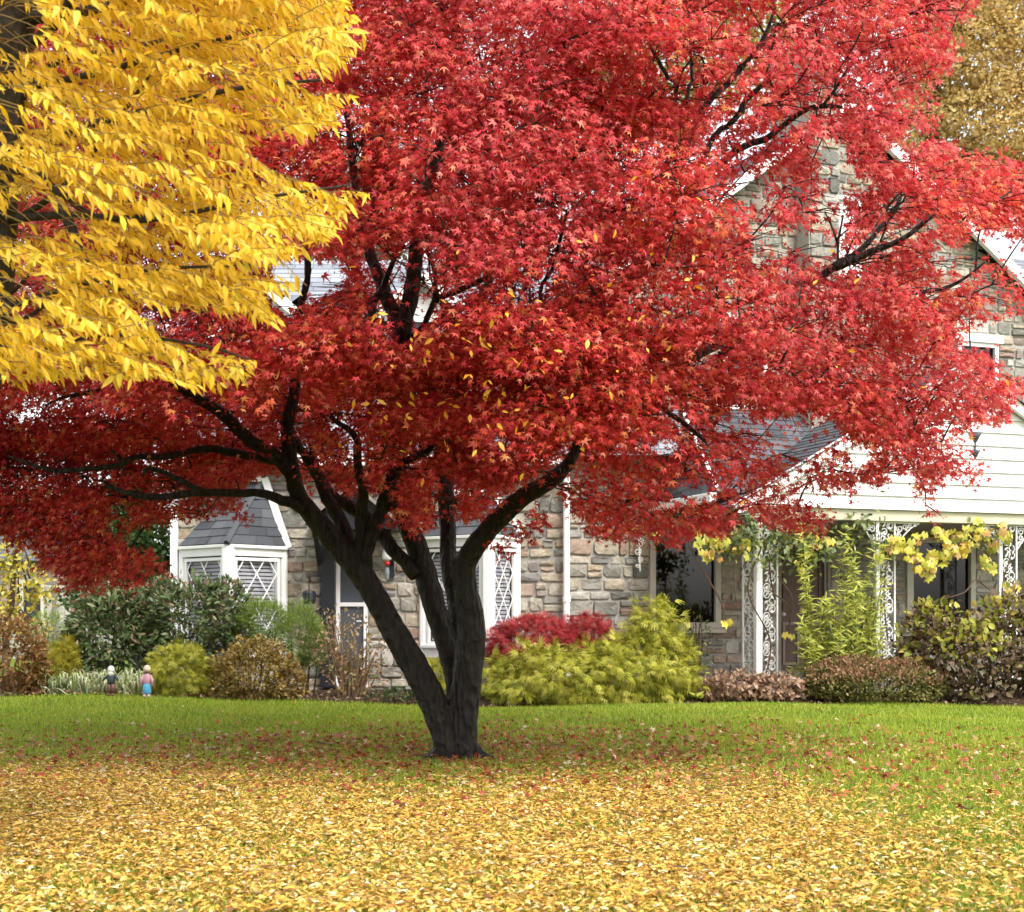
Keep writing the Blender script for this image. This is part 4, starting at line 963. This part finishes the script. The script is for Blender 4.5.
# ================================================================== shrubs of the border
FG['rust']=leaf_mat('rust_leaf',[(0,(.13,.06,.02)),(.4,(.26,.13,.04)),(.8,(.38,.20,.07)),(1,(.16,.15,.05))],trans=.3)
FG['gold']=leaf_mat('golden_thread_leaf',[(0,(.13,.165,.015)),(.35,(.32,.32,.03)),(.7,(.49,.465,.06)),(1,(.60,.56,.15))],trans=.3,rough=.6,spec=.2)
FG['goldlow']=leaf_mat('gold_needle_leaf',[(0,(.30,.26,.02)),(.5,(.48,.40,.05)),(1,(.36,.36,.05))],trans=.3,rough=.6,spec=.2)
FG['rhodo']=leaf_mat('rhododendron_leaf',[(0,(.05,.085,.025)),(.45,(.10,.15,.05)),(.75,(.17,.21,.09)),(.9,(.24,.23,.12)),(1,(.30,.17,.12))],trans=.25,rough=.4,spec=.4)
FG['rhodor']=leaf_mat('reddish_tip_leaf',[(0,(.20,.09,.07)),(.5,(.30,.15,.12)),(1,(.19,.19,.12))],trans=.2,rough=.4)
FG['lime']=leaf_mat('bright_needle_leaf',[(0,(.11,.18,.025)),(.5,(.20,.30,.05)),(1,(.32,.40,.11))],trans=.3,rough=.6,spec=.2)
FG['goldbrown']=leaf_mat('golden_brown_leaf',[(0,(.15,.09,.02)),(.4,(.29,.19,.045)),(.8,(.40,.28,.08)),(1,(.20,.20,.06))],trans=.3,rough=.6)
FG['twigleaf']=leaf_mat('sparse_tan_leaf',[(0,(.24,.13,.07)),(.6,(.40,.26,.14)),(1,(.24,.27,.07))],trans=.3)
FG['crimson']=leaf_mat('laceleaf_crimson',[(0,(.22,.014,.02)),(.5,(.40,.035,.04)),(1,(.54,.09,.085))],trans=.35,rough=.5,spec=.3)
FG['dried']=leaf_mat('dried_leaf',[(0,(.19,.11,.07)),(.4,(.34,.22,.14)),(.8,(.46,.33,.23)),(1,(.26,.15,.10))],trans=.25,rough=.8,spec=.1)
FG['mound']=leaf_mat('clipped_olive_leaf',[(0,(.06,.07,.015)),(.5,(.14,.14,.035)),(1,(.22,.19,.06))],trans=.2,rough=.7,spec=.2)
FG['moundtop']=leaf_mat('clipped_brown_leaf',[(0,(.22,.11,.06)),(.5,(.36,.20,.11)),(1,(.44,.28,.16))],trans=.25,rough=.7,spec=.2)
FG['bamboo']=leaf_mat('lance_leaf',[(0,(.22,.25,.02)),(.5,(.38,.41,.05)),(1,(.54,.54,.12))],trans=.35)
FG['hydra']=leaf_mat('hydrangea_leaf',[(0,(.14,.17,.02)),(.4,(.32,.33,.045)),(.8,(.48,.44,.07)),(1,(.42,.25,.08))],trans=.35)
FG['hydrab']=leaf_mat('withered_brown_leaf',[(0,(.055,.035,.02)),(.5,(.13,.08,.045)),(.85,(.20,.13,.075)),(1,(.16,.17,.04))],trans=.2,rough=.7)
FG['vine']=leaf_mat('vine_leaf',[(0,(.38,.40,.05)),(.35,(.58,.54,.08)),(.7,(.68,.54,.08)),(.88,(.62,.34,.12)),(1,(.26,.34,.05))],trans=.4)
FG['vinegreen']=leaf_mat('vine_green_leaf',[(0,(.06,.09,.025)),(.5,(.13,.17,.05)),(1,(.26,.27,.07))],trans=.3)
FG['vari']=leaf_mat('striped_grass_blade',[(0,(.20,.27,.08)),(.35,(.36,.40,.18)),(.65,(.54,.54,.34)),(1,(.66,.64,.48))],trans=.3,rough=.5)
FG['darkplant']=leaf_mat('low_dark_leaf',[(0,(.03,.05,.02)),(.6,(.07,.11,.04)),(1,(.22,.22,.06))],trans=.2)
def shrub(label,lobes,d,n,tmpl,size,mat,cat='shrub',name='shrub',stem=M['twig_brown'],ns=8,group='shrubs of the border in front of the house',**k):
    L=lobes_px(lobes,d); cx=sum(l[0] for l in L)/len(L); root=empty(name,(cx,d,.05)); tag(root,label,cat,group)
    foliage('foliage',L,n,tmpl,size,mat,root,**k)
    woody(root,Vector((cx,d,0)),L,ns,stem); return root,L
SM=t_small(.36); NB=t_blade(.05,.2); TH_=t_thread()
shrub('rust brown shrub at the far left edge of the border',[(14,655,31,36),(34,672,16,24)],19.95,2600,SM,.065,FG['rust'],lump=.2)
shrub('narrow golden conifer between the rust shrub and the dark rhododendron',[(56,672,20,26),(45,684,14,14),(66,655,10,16)],20.2,1400,TH_,.13,FG['goldlow'],up=.5)
r,L=shrub('big dark green rhododendron behind the pale striped grass',[(106,632,37,42),(85,650,20,36),(128,625,26,34),(112,604,26,16)],20.55,4600,t_ovate(.17,.03,-.12),.115,FG['rhodo'],lump=.2)
foliage('tip_foliage',L,360,t_ovate(.17,.03,-.12),.10,FG['rhodor'],r,top=.25)
r,L=shrub('dark green rhododendron with reddish tips under the first bay window',[(190,622,46,40),(225,615,26,34),(160,612,26,28),(168,640,24,30)],20.75,5200,t_ovate(.17,.03,-.12),.115,FG['rhodo'],lump=.2)
foliage('tip_foliage',L,520,t_ovate(.17,.03,-.12),.10,FG['rhodor'],r,top=.1)
shrub('small green bush behind the golden conifer at left',[(50,630,18,18)],21.6,900,NB,.09,FG['lime'])
shrub('round golden thread cypress right of the blue skirted figurine',[(182,674,31,27),(165,680,18,18),(200,680,15,16)],20.0,3000,TH_,.12,FG['gold'],up=-.25)
shrub('bright green needle bush under the right pane of the first bay window',[(262,622,27,22),(245,632,16,16)],20.7,6500,NB,.075,FG['lime'],up=.6)
shrub('taller bright green bush left of the bare twiggy shrub',[(300,635,20,32),(312,645,14,24)],20.55,6000,NB,.075,FG['lime'],up=.6)
shrub('golden brown rounded shrub with small leaves left of the bare twigs',[(256,676,42,31),(230,685,22,20),(285,684,20,22),(255,655,24,16)],19.95,6500,SM,.055,FG['goldbrown'],lump=.2)
r,L=shrub('bare twiggy shrub with sparse tan leaves left of the maple trunk',[(350,655,34,42),(335,640,22,34),(368,670,22,30)],20.2,900,SM,.06,FG['twigleaf'],ns=60,stem=M['twig_tan'],shell=.9)
shrub('low dark leafy plant at the lawn edge beside the maple trunk',[(398,697,14,8),(376,700,12,6),(412,700,10,7)],19.75,420,t_ovate(.2),.07,FG['darkplant'],name='low_plant',cat='plant',ns=3)
shrub('small yellow cypress seen in the gap left of the maple trunk',[(436,676,15,15)],20.05,500,TH_,.13,FG['gold'])
shrub('wide golden thread cypress mound right of the maple trunk',[(560,680,68,33),(625,680,62,34),(655,630,24,28),(512,684,32,30),(545,662,34,16),(680,685,21,24),(640,655,34,28),(600,676,40,26),(676,650,16,18)],20.1,12000,TH_,.16,FG['gold'],up=-.35,lump=.34,shell=.55)
shrub('crimson laceleaf bush rising behind the wide golden cypress',[(535,644,44,27),(507,650,20,22),(590,640,25,24),(565,648,30,18)],20.4,6500,TH_,.12,FG['crimson'],up=-.2,lump=.16)
r,L=shrub('dim upright stalks with few leaves in front of the porch window',[(690,640,26,34)],21.0,260,t_ovate(.2),.07,FG['darkplant'],ns=34,stem=M['twig_brown'],name='stalk_plant',cat='plant',shell=.9)
r,L=shrub('low dried hydrangea with tan crinkled leaves at foot of the corner porch post',[(735,690,33,17),(776,692,28,15),(715,694,15,12)],19.95,2100,t_ovate(.3,.12,-.3),.085,FG['dried'],rnd=.8,lump=.2)
r,L=shrub('clipped olive mound with a brown top before the second porch post',[(875,686,72,24),(850,680,44,24),(905,682,42,24)],20.05,13000,SM,.045,FG['mound'],lump=.07,shell=.4)
foliage('top_growth',L,11000,SM,.045,FG['moundtop'],r,lump=.06,shell=.1,top=.2,up=.7)
r,L=shrub('large hydrangea with brown withered leaves and yellow green top at right edge',[(965,662,62,42),(932,648,34,44),(1012,645,42,52),(1050,655,40,44)],20.15,5200,t_ovate(.3,.1,-.25),.09,FG['hydrab'],rnd=.7,lump=.2,shell=.6,ns=22)
foliage('upper_leaves',L,2900,t_ovate(.30,.08,-.25),.115,FG['hydra'],r,top=.15,lump=.2)
# upright lance leaved plant against the porch
bp=empty('lance_leaved_plant',(X(850,20.35),20.35,.05)); tag(bp,'tall yellow green lance leaved plant growing up between the porch posts','plant','shrubs of the border in front of the house')
sp=[];st=[];sn=[]; sb=MB()
for i in range(66):
    bx=rng.normal(848,22); tx_=bx+rng.normal(0,22)+ (-6 if i<30 else 0); ty=rng.uniform(515,640) if i<20 else rng.uniform(580,652)
    tx_=min(max(tx_,803),882); dd=20.35+rng.normal(0,.12)
    a=P(bx,690,dd); a.z=.05; e=P(tx_,ty,dd+rng.normal(0,.12)); pts,rd=smooth_path([a,a.lerp(e,.55)+Vector((rng.normal(0,.04),0,.08)),e],[.008,.006,.003],.1); sb.tube(pts,rd,4,cap=False)
    for q in pts[len(pts)//5:]:
        for z in range(6):
            an=rng.uniform(0,6.28); td=(math.cos(an)*.9,math.sin(an)*.7-.2,rng.normal(.25,.4))
            sp.append((q.x+rng.normal(0,.02),q.y+rng.normal(0,.02),q.z)); st.append(td); sn.append((rng.normal(0,.4),-.6+rng.normal(0,.4),.7))
sp=np.array(sp);st=np.array(st);sn=np.array(sn)
mesh_from_template('foliage',*t_ovate(.085,.02,-.2),sp,frames(st,sn),rng.uniform(.08,.165,len(sp)),FG['bamboo'],bp); sb.build('woody_stem',M['stem_green'],bp)
# pale striped grass tufts
for cx,w,hh,lab in ((80,30,30,'left and wider tuft of cream striped grass under the dark rhododendron'),(131,17,30,'small tuft of cream striped grass between the two figurines')):
    d=20.0; root=empty('striped_grass_tuft',(X(cx,d),d,.05)); tag(root,lab,'grass tuft','striped grass tufts')
    n=int(w*15); ang=rng.uniform(0,6.28,n); px_=cx+rng.normal(0,w*.45,n); 
    p=np.stack([(px_-512)/F*d,d+rng.normal(0,.13,n),np.full(n,.06)],-1)
    tip=np.stack([np.cos(ang),np.sin(ang)*.8-.15,rng.uniform(-.15,.5,n)],-1); nor=np.array([0,0,1.])[None]+rng.normal(0,.15,(n,3))
    mesh_from_template('blade_tuft',*t_arch(.035),p,frames(tip,nor),rng.uniform(.24,.47,n),FG['vari'],root)
# tiny bright plant at the lawn edge
sl_=empty('small_bright_plant',(X(697,19.6),19.6,.06)); tag(sl_,'tiny yellow green star shaped plant at the lawn edge before the golden cypress','plant')
n=34; ang=rng.uniform(0,6.28,n); p=np.tile(np.array([X(697,19.6),19.6,.07]),(n,1))+rng.normal(0,.015,(n,3))*[1,1,0]
mesh_from_template('foliage',*t_ovate(.14,.03,-.2),p,frames(np.stack([np.cos(ang),np.sin(ang)-.1,rng.uniform(.2,1.3,n)],-1),np.array([0,-.4,.8])[None]+rng.normal(0,.2,(n,3))),rng.uniform(.08,.15,n),FG['bamboo'],sl_)
# vines on the porch
def vine(label,paths,leafpts,dfun,greens,jit=5,size=.14):
    root=empty('climbing_vine',P(paths[0][0][0],paths[0][0][1],dfun(paths[0][0][0]))); tag(root,label,'vine','vines on the porch posts')
    mb=MB()
    for pth in paths:
        p,r=smooth_path([P(x,y,dfun(x)+rng.normal(0,.03)) for x,y in pth],[.012]*(len(pth)-1)+[.004],.08); mb.tube(p,r,5)
    mb.build('vine_stem',M['twig_brown'],root)
    pos=[];
    for (x,y,n,s) in leafpts:
        for k in range(int(n*1.5)): q=P(x+rng.normal(0,s),y+rng.normal(0,s*.8),dfun(x)+rng.normal(0,.10)-.05); pos.append(tuple(q))
    pos=np.array(pos); n=len(pos); tip=np.array([0,-.25,-.9])+rng.normal(0,.4,(n,3)); nor=np.array([0,-.8,.5])+rng.normal(0,.35,(n,3))
    mesh_from_template('vine_foliage',*t_palmate(.62,(0,58,120),(1,.85,.6),-.2),pos,frames(tip,nor),rng.uniform(size*.4,size*.72,n),FG['vine'],root)
    if greens:
        pos=[]
        for (x,y,n,s) in greens:
            for k in range(n): pos.append(tuple(P(x+rng.normal(0,s),y+rng.normal(0,s*.7),dfun(x)+rng.normal(0,.12))))
        pos=np.array(pos); n=len(pos); tip=np.array([0,-.2,-.4])+rng.normal(0,.6,(n,3)); nor=np.array([0,-.6,.6])+rng.normal(0,.5,(n,3))
        mesh_from_template('green_foliage',*t_ovate(.24,.05,-.2),pos,frames(tip,nor),rng.uniform(.06,.12,n),FG['vinegreen'],root)
    return root
def porchY(x):    # distance of the porch front at a picture column
    k=(x-512)/F; a=(.85+.342*2.2-k*(22-.94*2.2))/(k*.342-.94); return 22-.94*2.2+.342*a-.18
vine('vine with sparse yellow leaves and tan trailing stems on the corner porch post',[[(765,680),(770,640),(748,590),(762,540),(740,522),(705,525)],[(760,540),(790,545),(806,560),(812,590)],[(700,522),(690,545),(720,600),(727,625)],[(775,600),(770,560),(790,530),(820,525)],[(770,590),(790,610),(785,640)],[(690,520),(660,525),(640,528)],[(752,540),(735,570),(738,620)],[(795,535),(780,575),(792,600),(786,650)],[(745,530),(765,520),(800,526),(840,520)],[(722,606),(740,575),(748,552)]],
 [(707,552,9,4),(716,538,9,5),(741,545,5,5),(746,540,4,4),(810,550,9,6),(802,568,2,3),(727,622,2,2),(786,635,3,3),(722,548,4,5),(802,530,6,7),(700,540,5,6),(642,530,5,3),(655,534,4,4),(820,540,6,6)],porchY,
 [(745,535,190,13),(725,545,90,10),(785,540,220,16),(815,545,150,15),(765,560,40,8),(800,555,60,12),(645,533,20,7),(760,525,60,12)])
vine('garland of big yellow leaves hanging below the beam between two porch posts',[[(888,640),(884,600),(888,560),(905,545),(925,540),(945,538),(965,535),(990,530),(1015,525)],[(970,538),(988,555),(992,572)],[(905,545),(918,560),(928,572)],[(990,590),(975,580),(965,592),(940,600)],[(1008,640),(1002,590),(1012,550),(1008,525)]],
 [(892,544,16,5),(905,546,10,5),(915,556,14,6),(926,566,12,5),(928,575,4,3),(938,555,10,6),(948,536,9,5),(952,550,8,5),(960,535,9,5),(966,546,10,5),(979,532,14,6),(987,560,6,4),(990,566,5,3),(1003,530,9,5),(918,535,4,4),(936,532,5,4),(995,545,5,5),(883,556,5,4),(1012,590,4,5)],porchY,[(890,550,30,7),(985,535,40,10),(860,525,90,14),(875,540,50,10)],size=.145)

# ================================================================== things by the house
# black wall lantern
lt=empty('wall_lantern',(X(308,21.9),21.9,1.5)); tag(lt,'round black lantern on the stone wall between first bay window and dark door','lantern')
c=P(309,596,21.8)
mb=MB(); mb.lathe(c,[(.02,-.13),(.085,-.12),(.105,-.06),(.105,.05),(.09,.075),(.04,.085)],n=14); mb.build('lantern_body',M['black'],lt,smooth=False)
mb=MB(); mb.tube([c+UP*.08,c+UP*.26],.012,n=6); mb.tube([c+UP*.24,c+UP*.27+Vector((0,.1,0)),c+UP*.2+Vector((0,.17,0))],.012,n=6); mb.lathe(c,[(.01,.26),(.035,.28),(.03,.31),(.008,.34)],n=8); mb.build('bracket',M['twig_brown'],lt)
# hanging ornament by the door
orn=empty('hanging_ornament',P(388,540,21.6)); tag(orn,'small white, red and grey ornament hanging by the dark door behind the maple','ornament')
c=P(387,553,21.6)
mb=MB(); mb.lathe(c,[(.01,.12),(.05,.08),(.075,-.02),(.07,-.09),(.03,-.12)],n=10); mb.build('white_shade',M['white'],orn,smooth=True)
mb=MB(); mb.lathe(c,[(.02,-.125),(.045,-.14),(.04,-.175),(.02,-.19)],n=10,m=0); mb.build('red_band',plain('red_enamel',(.5,.02,.02),.4),orn,smooth=True)
mb=MB(); mb.lathe(c,[(.03,-.22),(.04,-.3),(.025,-.4),(.008,-.42)],n=8); mb.build('tail',plain('grey_green_metal',(.16,.2,.2),.5),orn)
mb=MB(); mb.tube([c+UP*.1,c+UP*.42,c+UP*.5+Vector((0,.35,0))],.008,n=5); mb.build('hook',M['black'],orn)
# two garden figurines
def figurine(label,px,d,h,cloth_low,cloth_up,skin,hair,skirt,arms_out):
    root=empty('garden_figurine',(X(px,d),d,lawn_z1(X(px,d),d)+.02)); tag(root,label,'figurine','garden figurines at the lawn edge')
    b=Vector((X(px,d),d,lawn_z1(X(px,d),d)+.03)); s=h/.42
    Mx=lambda n,c:plain(n,c,.5,.4,noise=.2,nscale=30)
    lo=MB()
    if skirt: lo.lathe(b,[(.045*s,.03*s),(.058*s,.05*s),(.055*s,.12*s),(.045*s,.19*s),(.035*s,.205*s)],n=14,sy=.8)
    else:
        for q in (-1,1): lo.tube([b+Vector((q*.024*s,0,.02*s)),b+Vector((q*.026*s,0,.08*s)),b+Vector((q*.022*s,0,.15*s))],[.026*s,.03*s,.032*s],n=10)
    body=MB(); body.lathe(b+UP*.14*s,[(.03*s,0),(.052*s,.02*s),(.055*s,.07*s),(.05*s,.12*s),(.028*s,.145*s),(.018*s,.16*s)],n=14,sy=.75)
    for q in (-1,1):
        e=(Vector((q*.105*s,-.02*s,.19*s)) if arms_out else Vector((q*.07*s,-.02*s,.15*s)))
        body.tube([b+Vector((q*.04*s,0,.265*s)),b+(Vector((q*.04*s,0,.265*s))+e)/2+Vector((q*.012*s,0,0)),b+e],[.02*s,.018*s,.014*s],n=8)
    bo=body.build('coat',Mx('figurine_top',cloth_up),root,smooth=True)
    lo.build('skirt' if skirt else 'trousers',Mx('figurine_lower',cloth_low),root,smooth=True)
    hd=MB(); hc=b+UP*.335*s
    hd.lathe(hc,[(.01*s,-.045*s),(.03*s,-.04*s),(.04*s,-.015*s),(.041*s,.012*s),(.03*s,.035*s),(.01*s,.045*s)],n=14); hd.lathe(hc+Vector((0,-.04*s,-.008*s)),[(.003*s,-.008*s),(.009*s,-.004*s),(.006*s,.008*s)],n=6)
    for q in (-1,1): hd.lathe(b+Vector((q*(.105 if arms_out else .07)*s,-.022*s,(.182 if arms_out else .14)*s)),[(.004*s,-.016*s),(.014*s,-.006*s),(.013*s,.006*s),(.004*s,.014*s)],n=8)
    hd.build('head',Mx('figurine_skin',skin),root,smooth=True)
    ha=MB(); ha.lathe(hc+Vector((0,.006*s,.008*s)),[(.046*s,-.03*s),(.048*s,.0),(.045*s,.022*s),(.03*s,.045*s),(.008*s,.055*s)],n=14)
    if not skirt:
        ha.lathe(hc+Vector((0,-.022*s,-.05*s)),[(.006*s,-.035*s),(.024*s,-.015*s),(.036*s,.012*s),(.03*s,.03*s)],n=10)
    ha.build('hair',Mx('figurine_hair',hair),root,smooth=True)
    ft=MB()
    for q in (-1,1): ft.lathe(b+Vector((q*.025*s,-.012*s,0)),[(.022*s,-.01*s),(.028*s,.0),(.022*s,.02*s),(.01*s,.03*s)],n=8,sy=1.4)
    ft.build('shoe',Mx('figurine_shoe',(.10,.05,.035) if not skirt else (.45,.33,.25)),root,smooth=True)
figurine('white bearded garden figurine in a dark coat beside the pale striped grass',111,19.35,.42,(.14,.055,.04),(.03,.045,.045),(.42,.25,.18),(.75,.73,.68),False,True)
figurine('fair haired garden figurine in pink top and bright blue skirt',147,19.35,.45,(.10,.38,.62),(.52,.28,.33),(.30,.16,.11),(.62,.5,.34),True,False)

# ================================================================== fallen leaves and grass
def ground_pts(n,dens,y0,y1,rg):
    out=[]
    tot=0
    while tot<n:
        m=n*2; y=np.sqrt(rg.uniform(y0*y0,y1*y1,m)); x=(rg.uniform(-60,1084,m)-512)/F*y
        k=rg.random(m)<dens(x,y); out.append(np.stack([x[k],y[k]],-1)); tot+=k.sum()
    return np.concatenate(out)[:n]
def sstep(a,b,x): t=np.clip((x-a)/(b-a),0,1); return t*t*(3-2*t)
def ydens(x,y):
    px=512+F*x/y
    edge=10.45-1.1*sstep(700,1000,px)+.5*sstep(500,0,px)+.35*np.sin(x*1.7)+.25*np.sin(x*3.9+1)
    base=(1-sstep(edge-2.4,edge+1.8,y))**1.25
    right=1-.7*sstep(620,1060,px+ (y-6)*14)
    clump=.68+.32*np.sin(x*2.3+1.3*np.sin(y*1.9))*np.sin(y*2.1+x)
    return np.clip(base*right*clump+.02*(y<13.2),0,1)
FG['fall']=leaf_mat('fallen_yellow_leaf',[(0,(.14,.07,.03)),(.10,(.32,.155,.04)),(.27,(.52,.285,.05)),(.58,(.64,.405,.075)),(.82,(.68,.47,.14)),(.94,(.72,.56,.29)),(1,(.74,.66,.50))],trans=.2,rough=.6,spec=.25)
FG['fallr']=leaf_mat('fallen_red_leaf',[(0,(.16,.03,.02)),(.4,(.34,.05,.03)),(.7,(.42,.12,.05)),(.9,(.46,.28,.10)),(1,(.62,.5,.36))],trans=.2,rough=.5)
def scatter(name,label,xy,tmpl,size,mat,zlo,zhi,tilt,cat='fallen leaves'):
    n=len(xy); z=lawn_z(xy[:,0],xy[:,1])+rng.uniform(zlo,zhi,n); p=np.stack([xy[:,0],xy[:,1],z],-1)
    a=rng.uniform(0,6.28,n); tip=np.stack([np.cos(a),np.sin(a),rng.normal(0,tilt*.8,n)],-1); nor=np.array([0,0,1.])[None]+rng.normal(0,tilt,(n,3))
    s=rng.uniform(size*.7,size*1.25,n); S=np.stack([s*rng.uniform(.75,1.2,n),s,s*rng.uniform(.5,2.2,n)],-1)
    o=mesh_from_template(name,*tmpl,p,frames(tip,nor),S,mat); tag(o,label,cat,kind='stuff'); return o
scatter('fallen_yellow_leaves','thick carpet of fallen yellow leaves over the near lawn',ground_pts(88000,ydens,5.6,17,rng),t_ovate(.19,.06,-.16),.046,FG['fall'],.005,.038,.24)
def rdens(x,y):
    r=np.hypot((x+.6)/4.4,(y-12.2)/2.6); return np.clip(np.exp(-r*r*1.1),0,1)
scatter('fallen_red_leaves','scattered red and brown leaves on the grass around the maple trunk',ground_pts(6500,rdens,8,19,rng),t_palmate(.34),.042,FG['fallr'],.02,.05,.5)
scatter('bed_leaf_litter','dry brown leaf litter on the soil along the border',np.stack([rng.uniform(-8,8,2600),rng.uniform(19.6,21,2600)],-1),t_ovate(.25,.1,-.25),.06,FG['dried'],.03,.07,.5)
tw_=MB()
for i in range(46):
    y=rng.uniform(6.2,13); x=rng.uniform(-.36,.36)*y; a=rng.uniform(0,6.28); L_=rng.uniform(.06,.28); z=lawn_z1(x,y)+.045
    q=Vector((math.cos(a),math.sin(a),rng.normal(0,.08))); e=Vector((x,y,z))
    tw_.tube([e,e+q*L_*.5+UP*rng.uniform(-.005,.015),e+q*L_+Vector((0,0,.01))],[.004,.0032,.0015],5)
tag(tw_.build('fallen_twigs',M['twig_brown']),'small brown fallen twigs lying among the yellow leaves','twigs',kind='stuff')
FG['grass']=leaf_mat('grass_blade',[(0,(.11,.18,.010)),(.35,(.21,.32,.016)),(.7,(.31,.42,.03)),(.92,(.42,.46,.08)),(1,(.55,.49,.22))],trans=.35,rough=.55,spec=.3,patch=.8,patch_scale=1.1,patch_stops=[(0,(.20,.27,.016)),(.5,(.35,.41,.03)),(1,(.48,.47,.10))])
def gdens(x,y): return np.clip(1.15-.035*y,.2,1)
gp=ground_pts(260000,gdens,5.5,19.98,rng); n=len(gp)
gp=gp[gp[:,1]<19.79+.14*np.sin(gp[:,0]*1.3+.5)+.08*np.sin(gp[:,0]*3.1)]; n=len(gp)
p=np.stack([gp[:,0],gp[:,1],lawn_z(gp[:,0],gp[:,1])],-1)
tip=np.array([0,0,1.])[None]+rng.normal(0,.42,(n,3)); nor=rng.normal(0,1,(n,3))*[1,1,.2]
S=np.stack([np.full(n,1.)*rng.uniform(.035,.075,n)*np.clip(gp[:,1]/9,.9,1.8)]*1+[rng.uniform(.03,.062,n)]*2,-1)
o=mesh_from_template('lawn_grass',[(-.05,0,0),(.05,0,0),(0,1,.18)],[(0,1,2)],p,frames(tip,nor),S,FG['grass'])
tag(o,'short bright green lawn grass','grass',kind='stuff')

# ================================================================== light, sky, camera
w=bpy.data.worlds.new('World'); SC.world=w; w.use_nodes=True; nt=w.node_tree
for q in list(nt.nodes): nt.nodes.remove(q)
out=nt.nodes.new('ShaderNodeOutputWorld'); bg=nt.nodes.new('ShaderNodeBackground'); sky=nt.nodes.new('ShaderNodeTexSky'); sky.sky_type='NISHITA'; sky.sun_disc=False
hs=nt.nodes.new('ShaderNodeHueSaturation'); hs.inputs['Saturation'].default_value=.22
SUN=Vector((.50,-.62,.0)).normalized(); EL=math.radians(52); SUND=Vector((SUN.x*math.cos(EL),SUN.y*math.cos(EL),math.sin(EL)))
sky.sun_elevation=EL; sky.sun_rotation=math.atan2(SUN.x,SUN.y); sky.dust_density=3.0; sky.air_density=1.2
bg.inputs['Strength'].default_value=.15
nt.links.new(sky.outputs[0],hs.inputs['Color']); nt.links.new(hs.outputs[0],bg.inputs['Color']); nt.links.new(bg.outputs[0],out.inputs['Surface'])
sl=bpy.data.lights.new('sun','SUN'); sl.energy=1.25; sl.angle=math.radians(24); sl.color=(1,.96,.90)
so=bpy.data.objects.new('sun',sl); COL.objects.link(so); so.rotation_euler=SUND.to_track_quat('Z','Y').to_euler(); so.location=(5,-8,20)
cam=bpy.data.cameras.new('camera'); co=bpy.data.objects.new('camera',cam); COL.objects.link(co)
co.location=(0,0,CAMZ); co.rotation_euler=(math.radians(90),0,0); cam.lens=50; cam.sensor_width=36; cam.sensor_fit='HORIZONTAL'; cam.shift_y=(HZ-456)/1024
cam.clip_end=2000; cam.dof.use_dof=True; cam.dof.focus_distance=11.3; cam.dof.aperture_fstop=4.5
SC.camera=co
SC.view_settings.view_transform='Standard'; SC.view_settings.look='None'; SC.view_settings.gamma=1; SC.view_settings.exposure=1.53
SC.render.film_transparent=False
SC.cycles.max_bounces=8; SC.cycles.diffuse_bounces=6; SC.cycles.transparent_max_bounces=12; SC.cycles.use_denoising=True; SC.cycles.sample_clamp_indirect=4
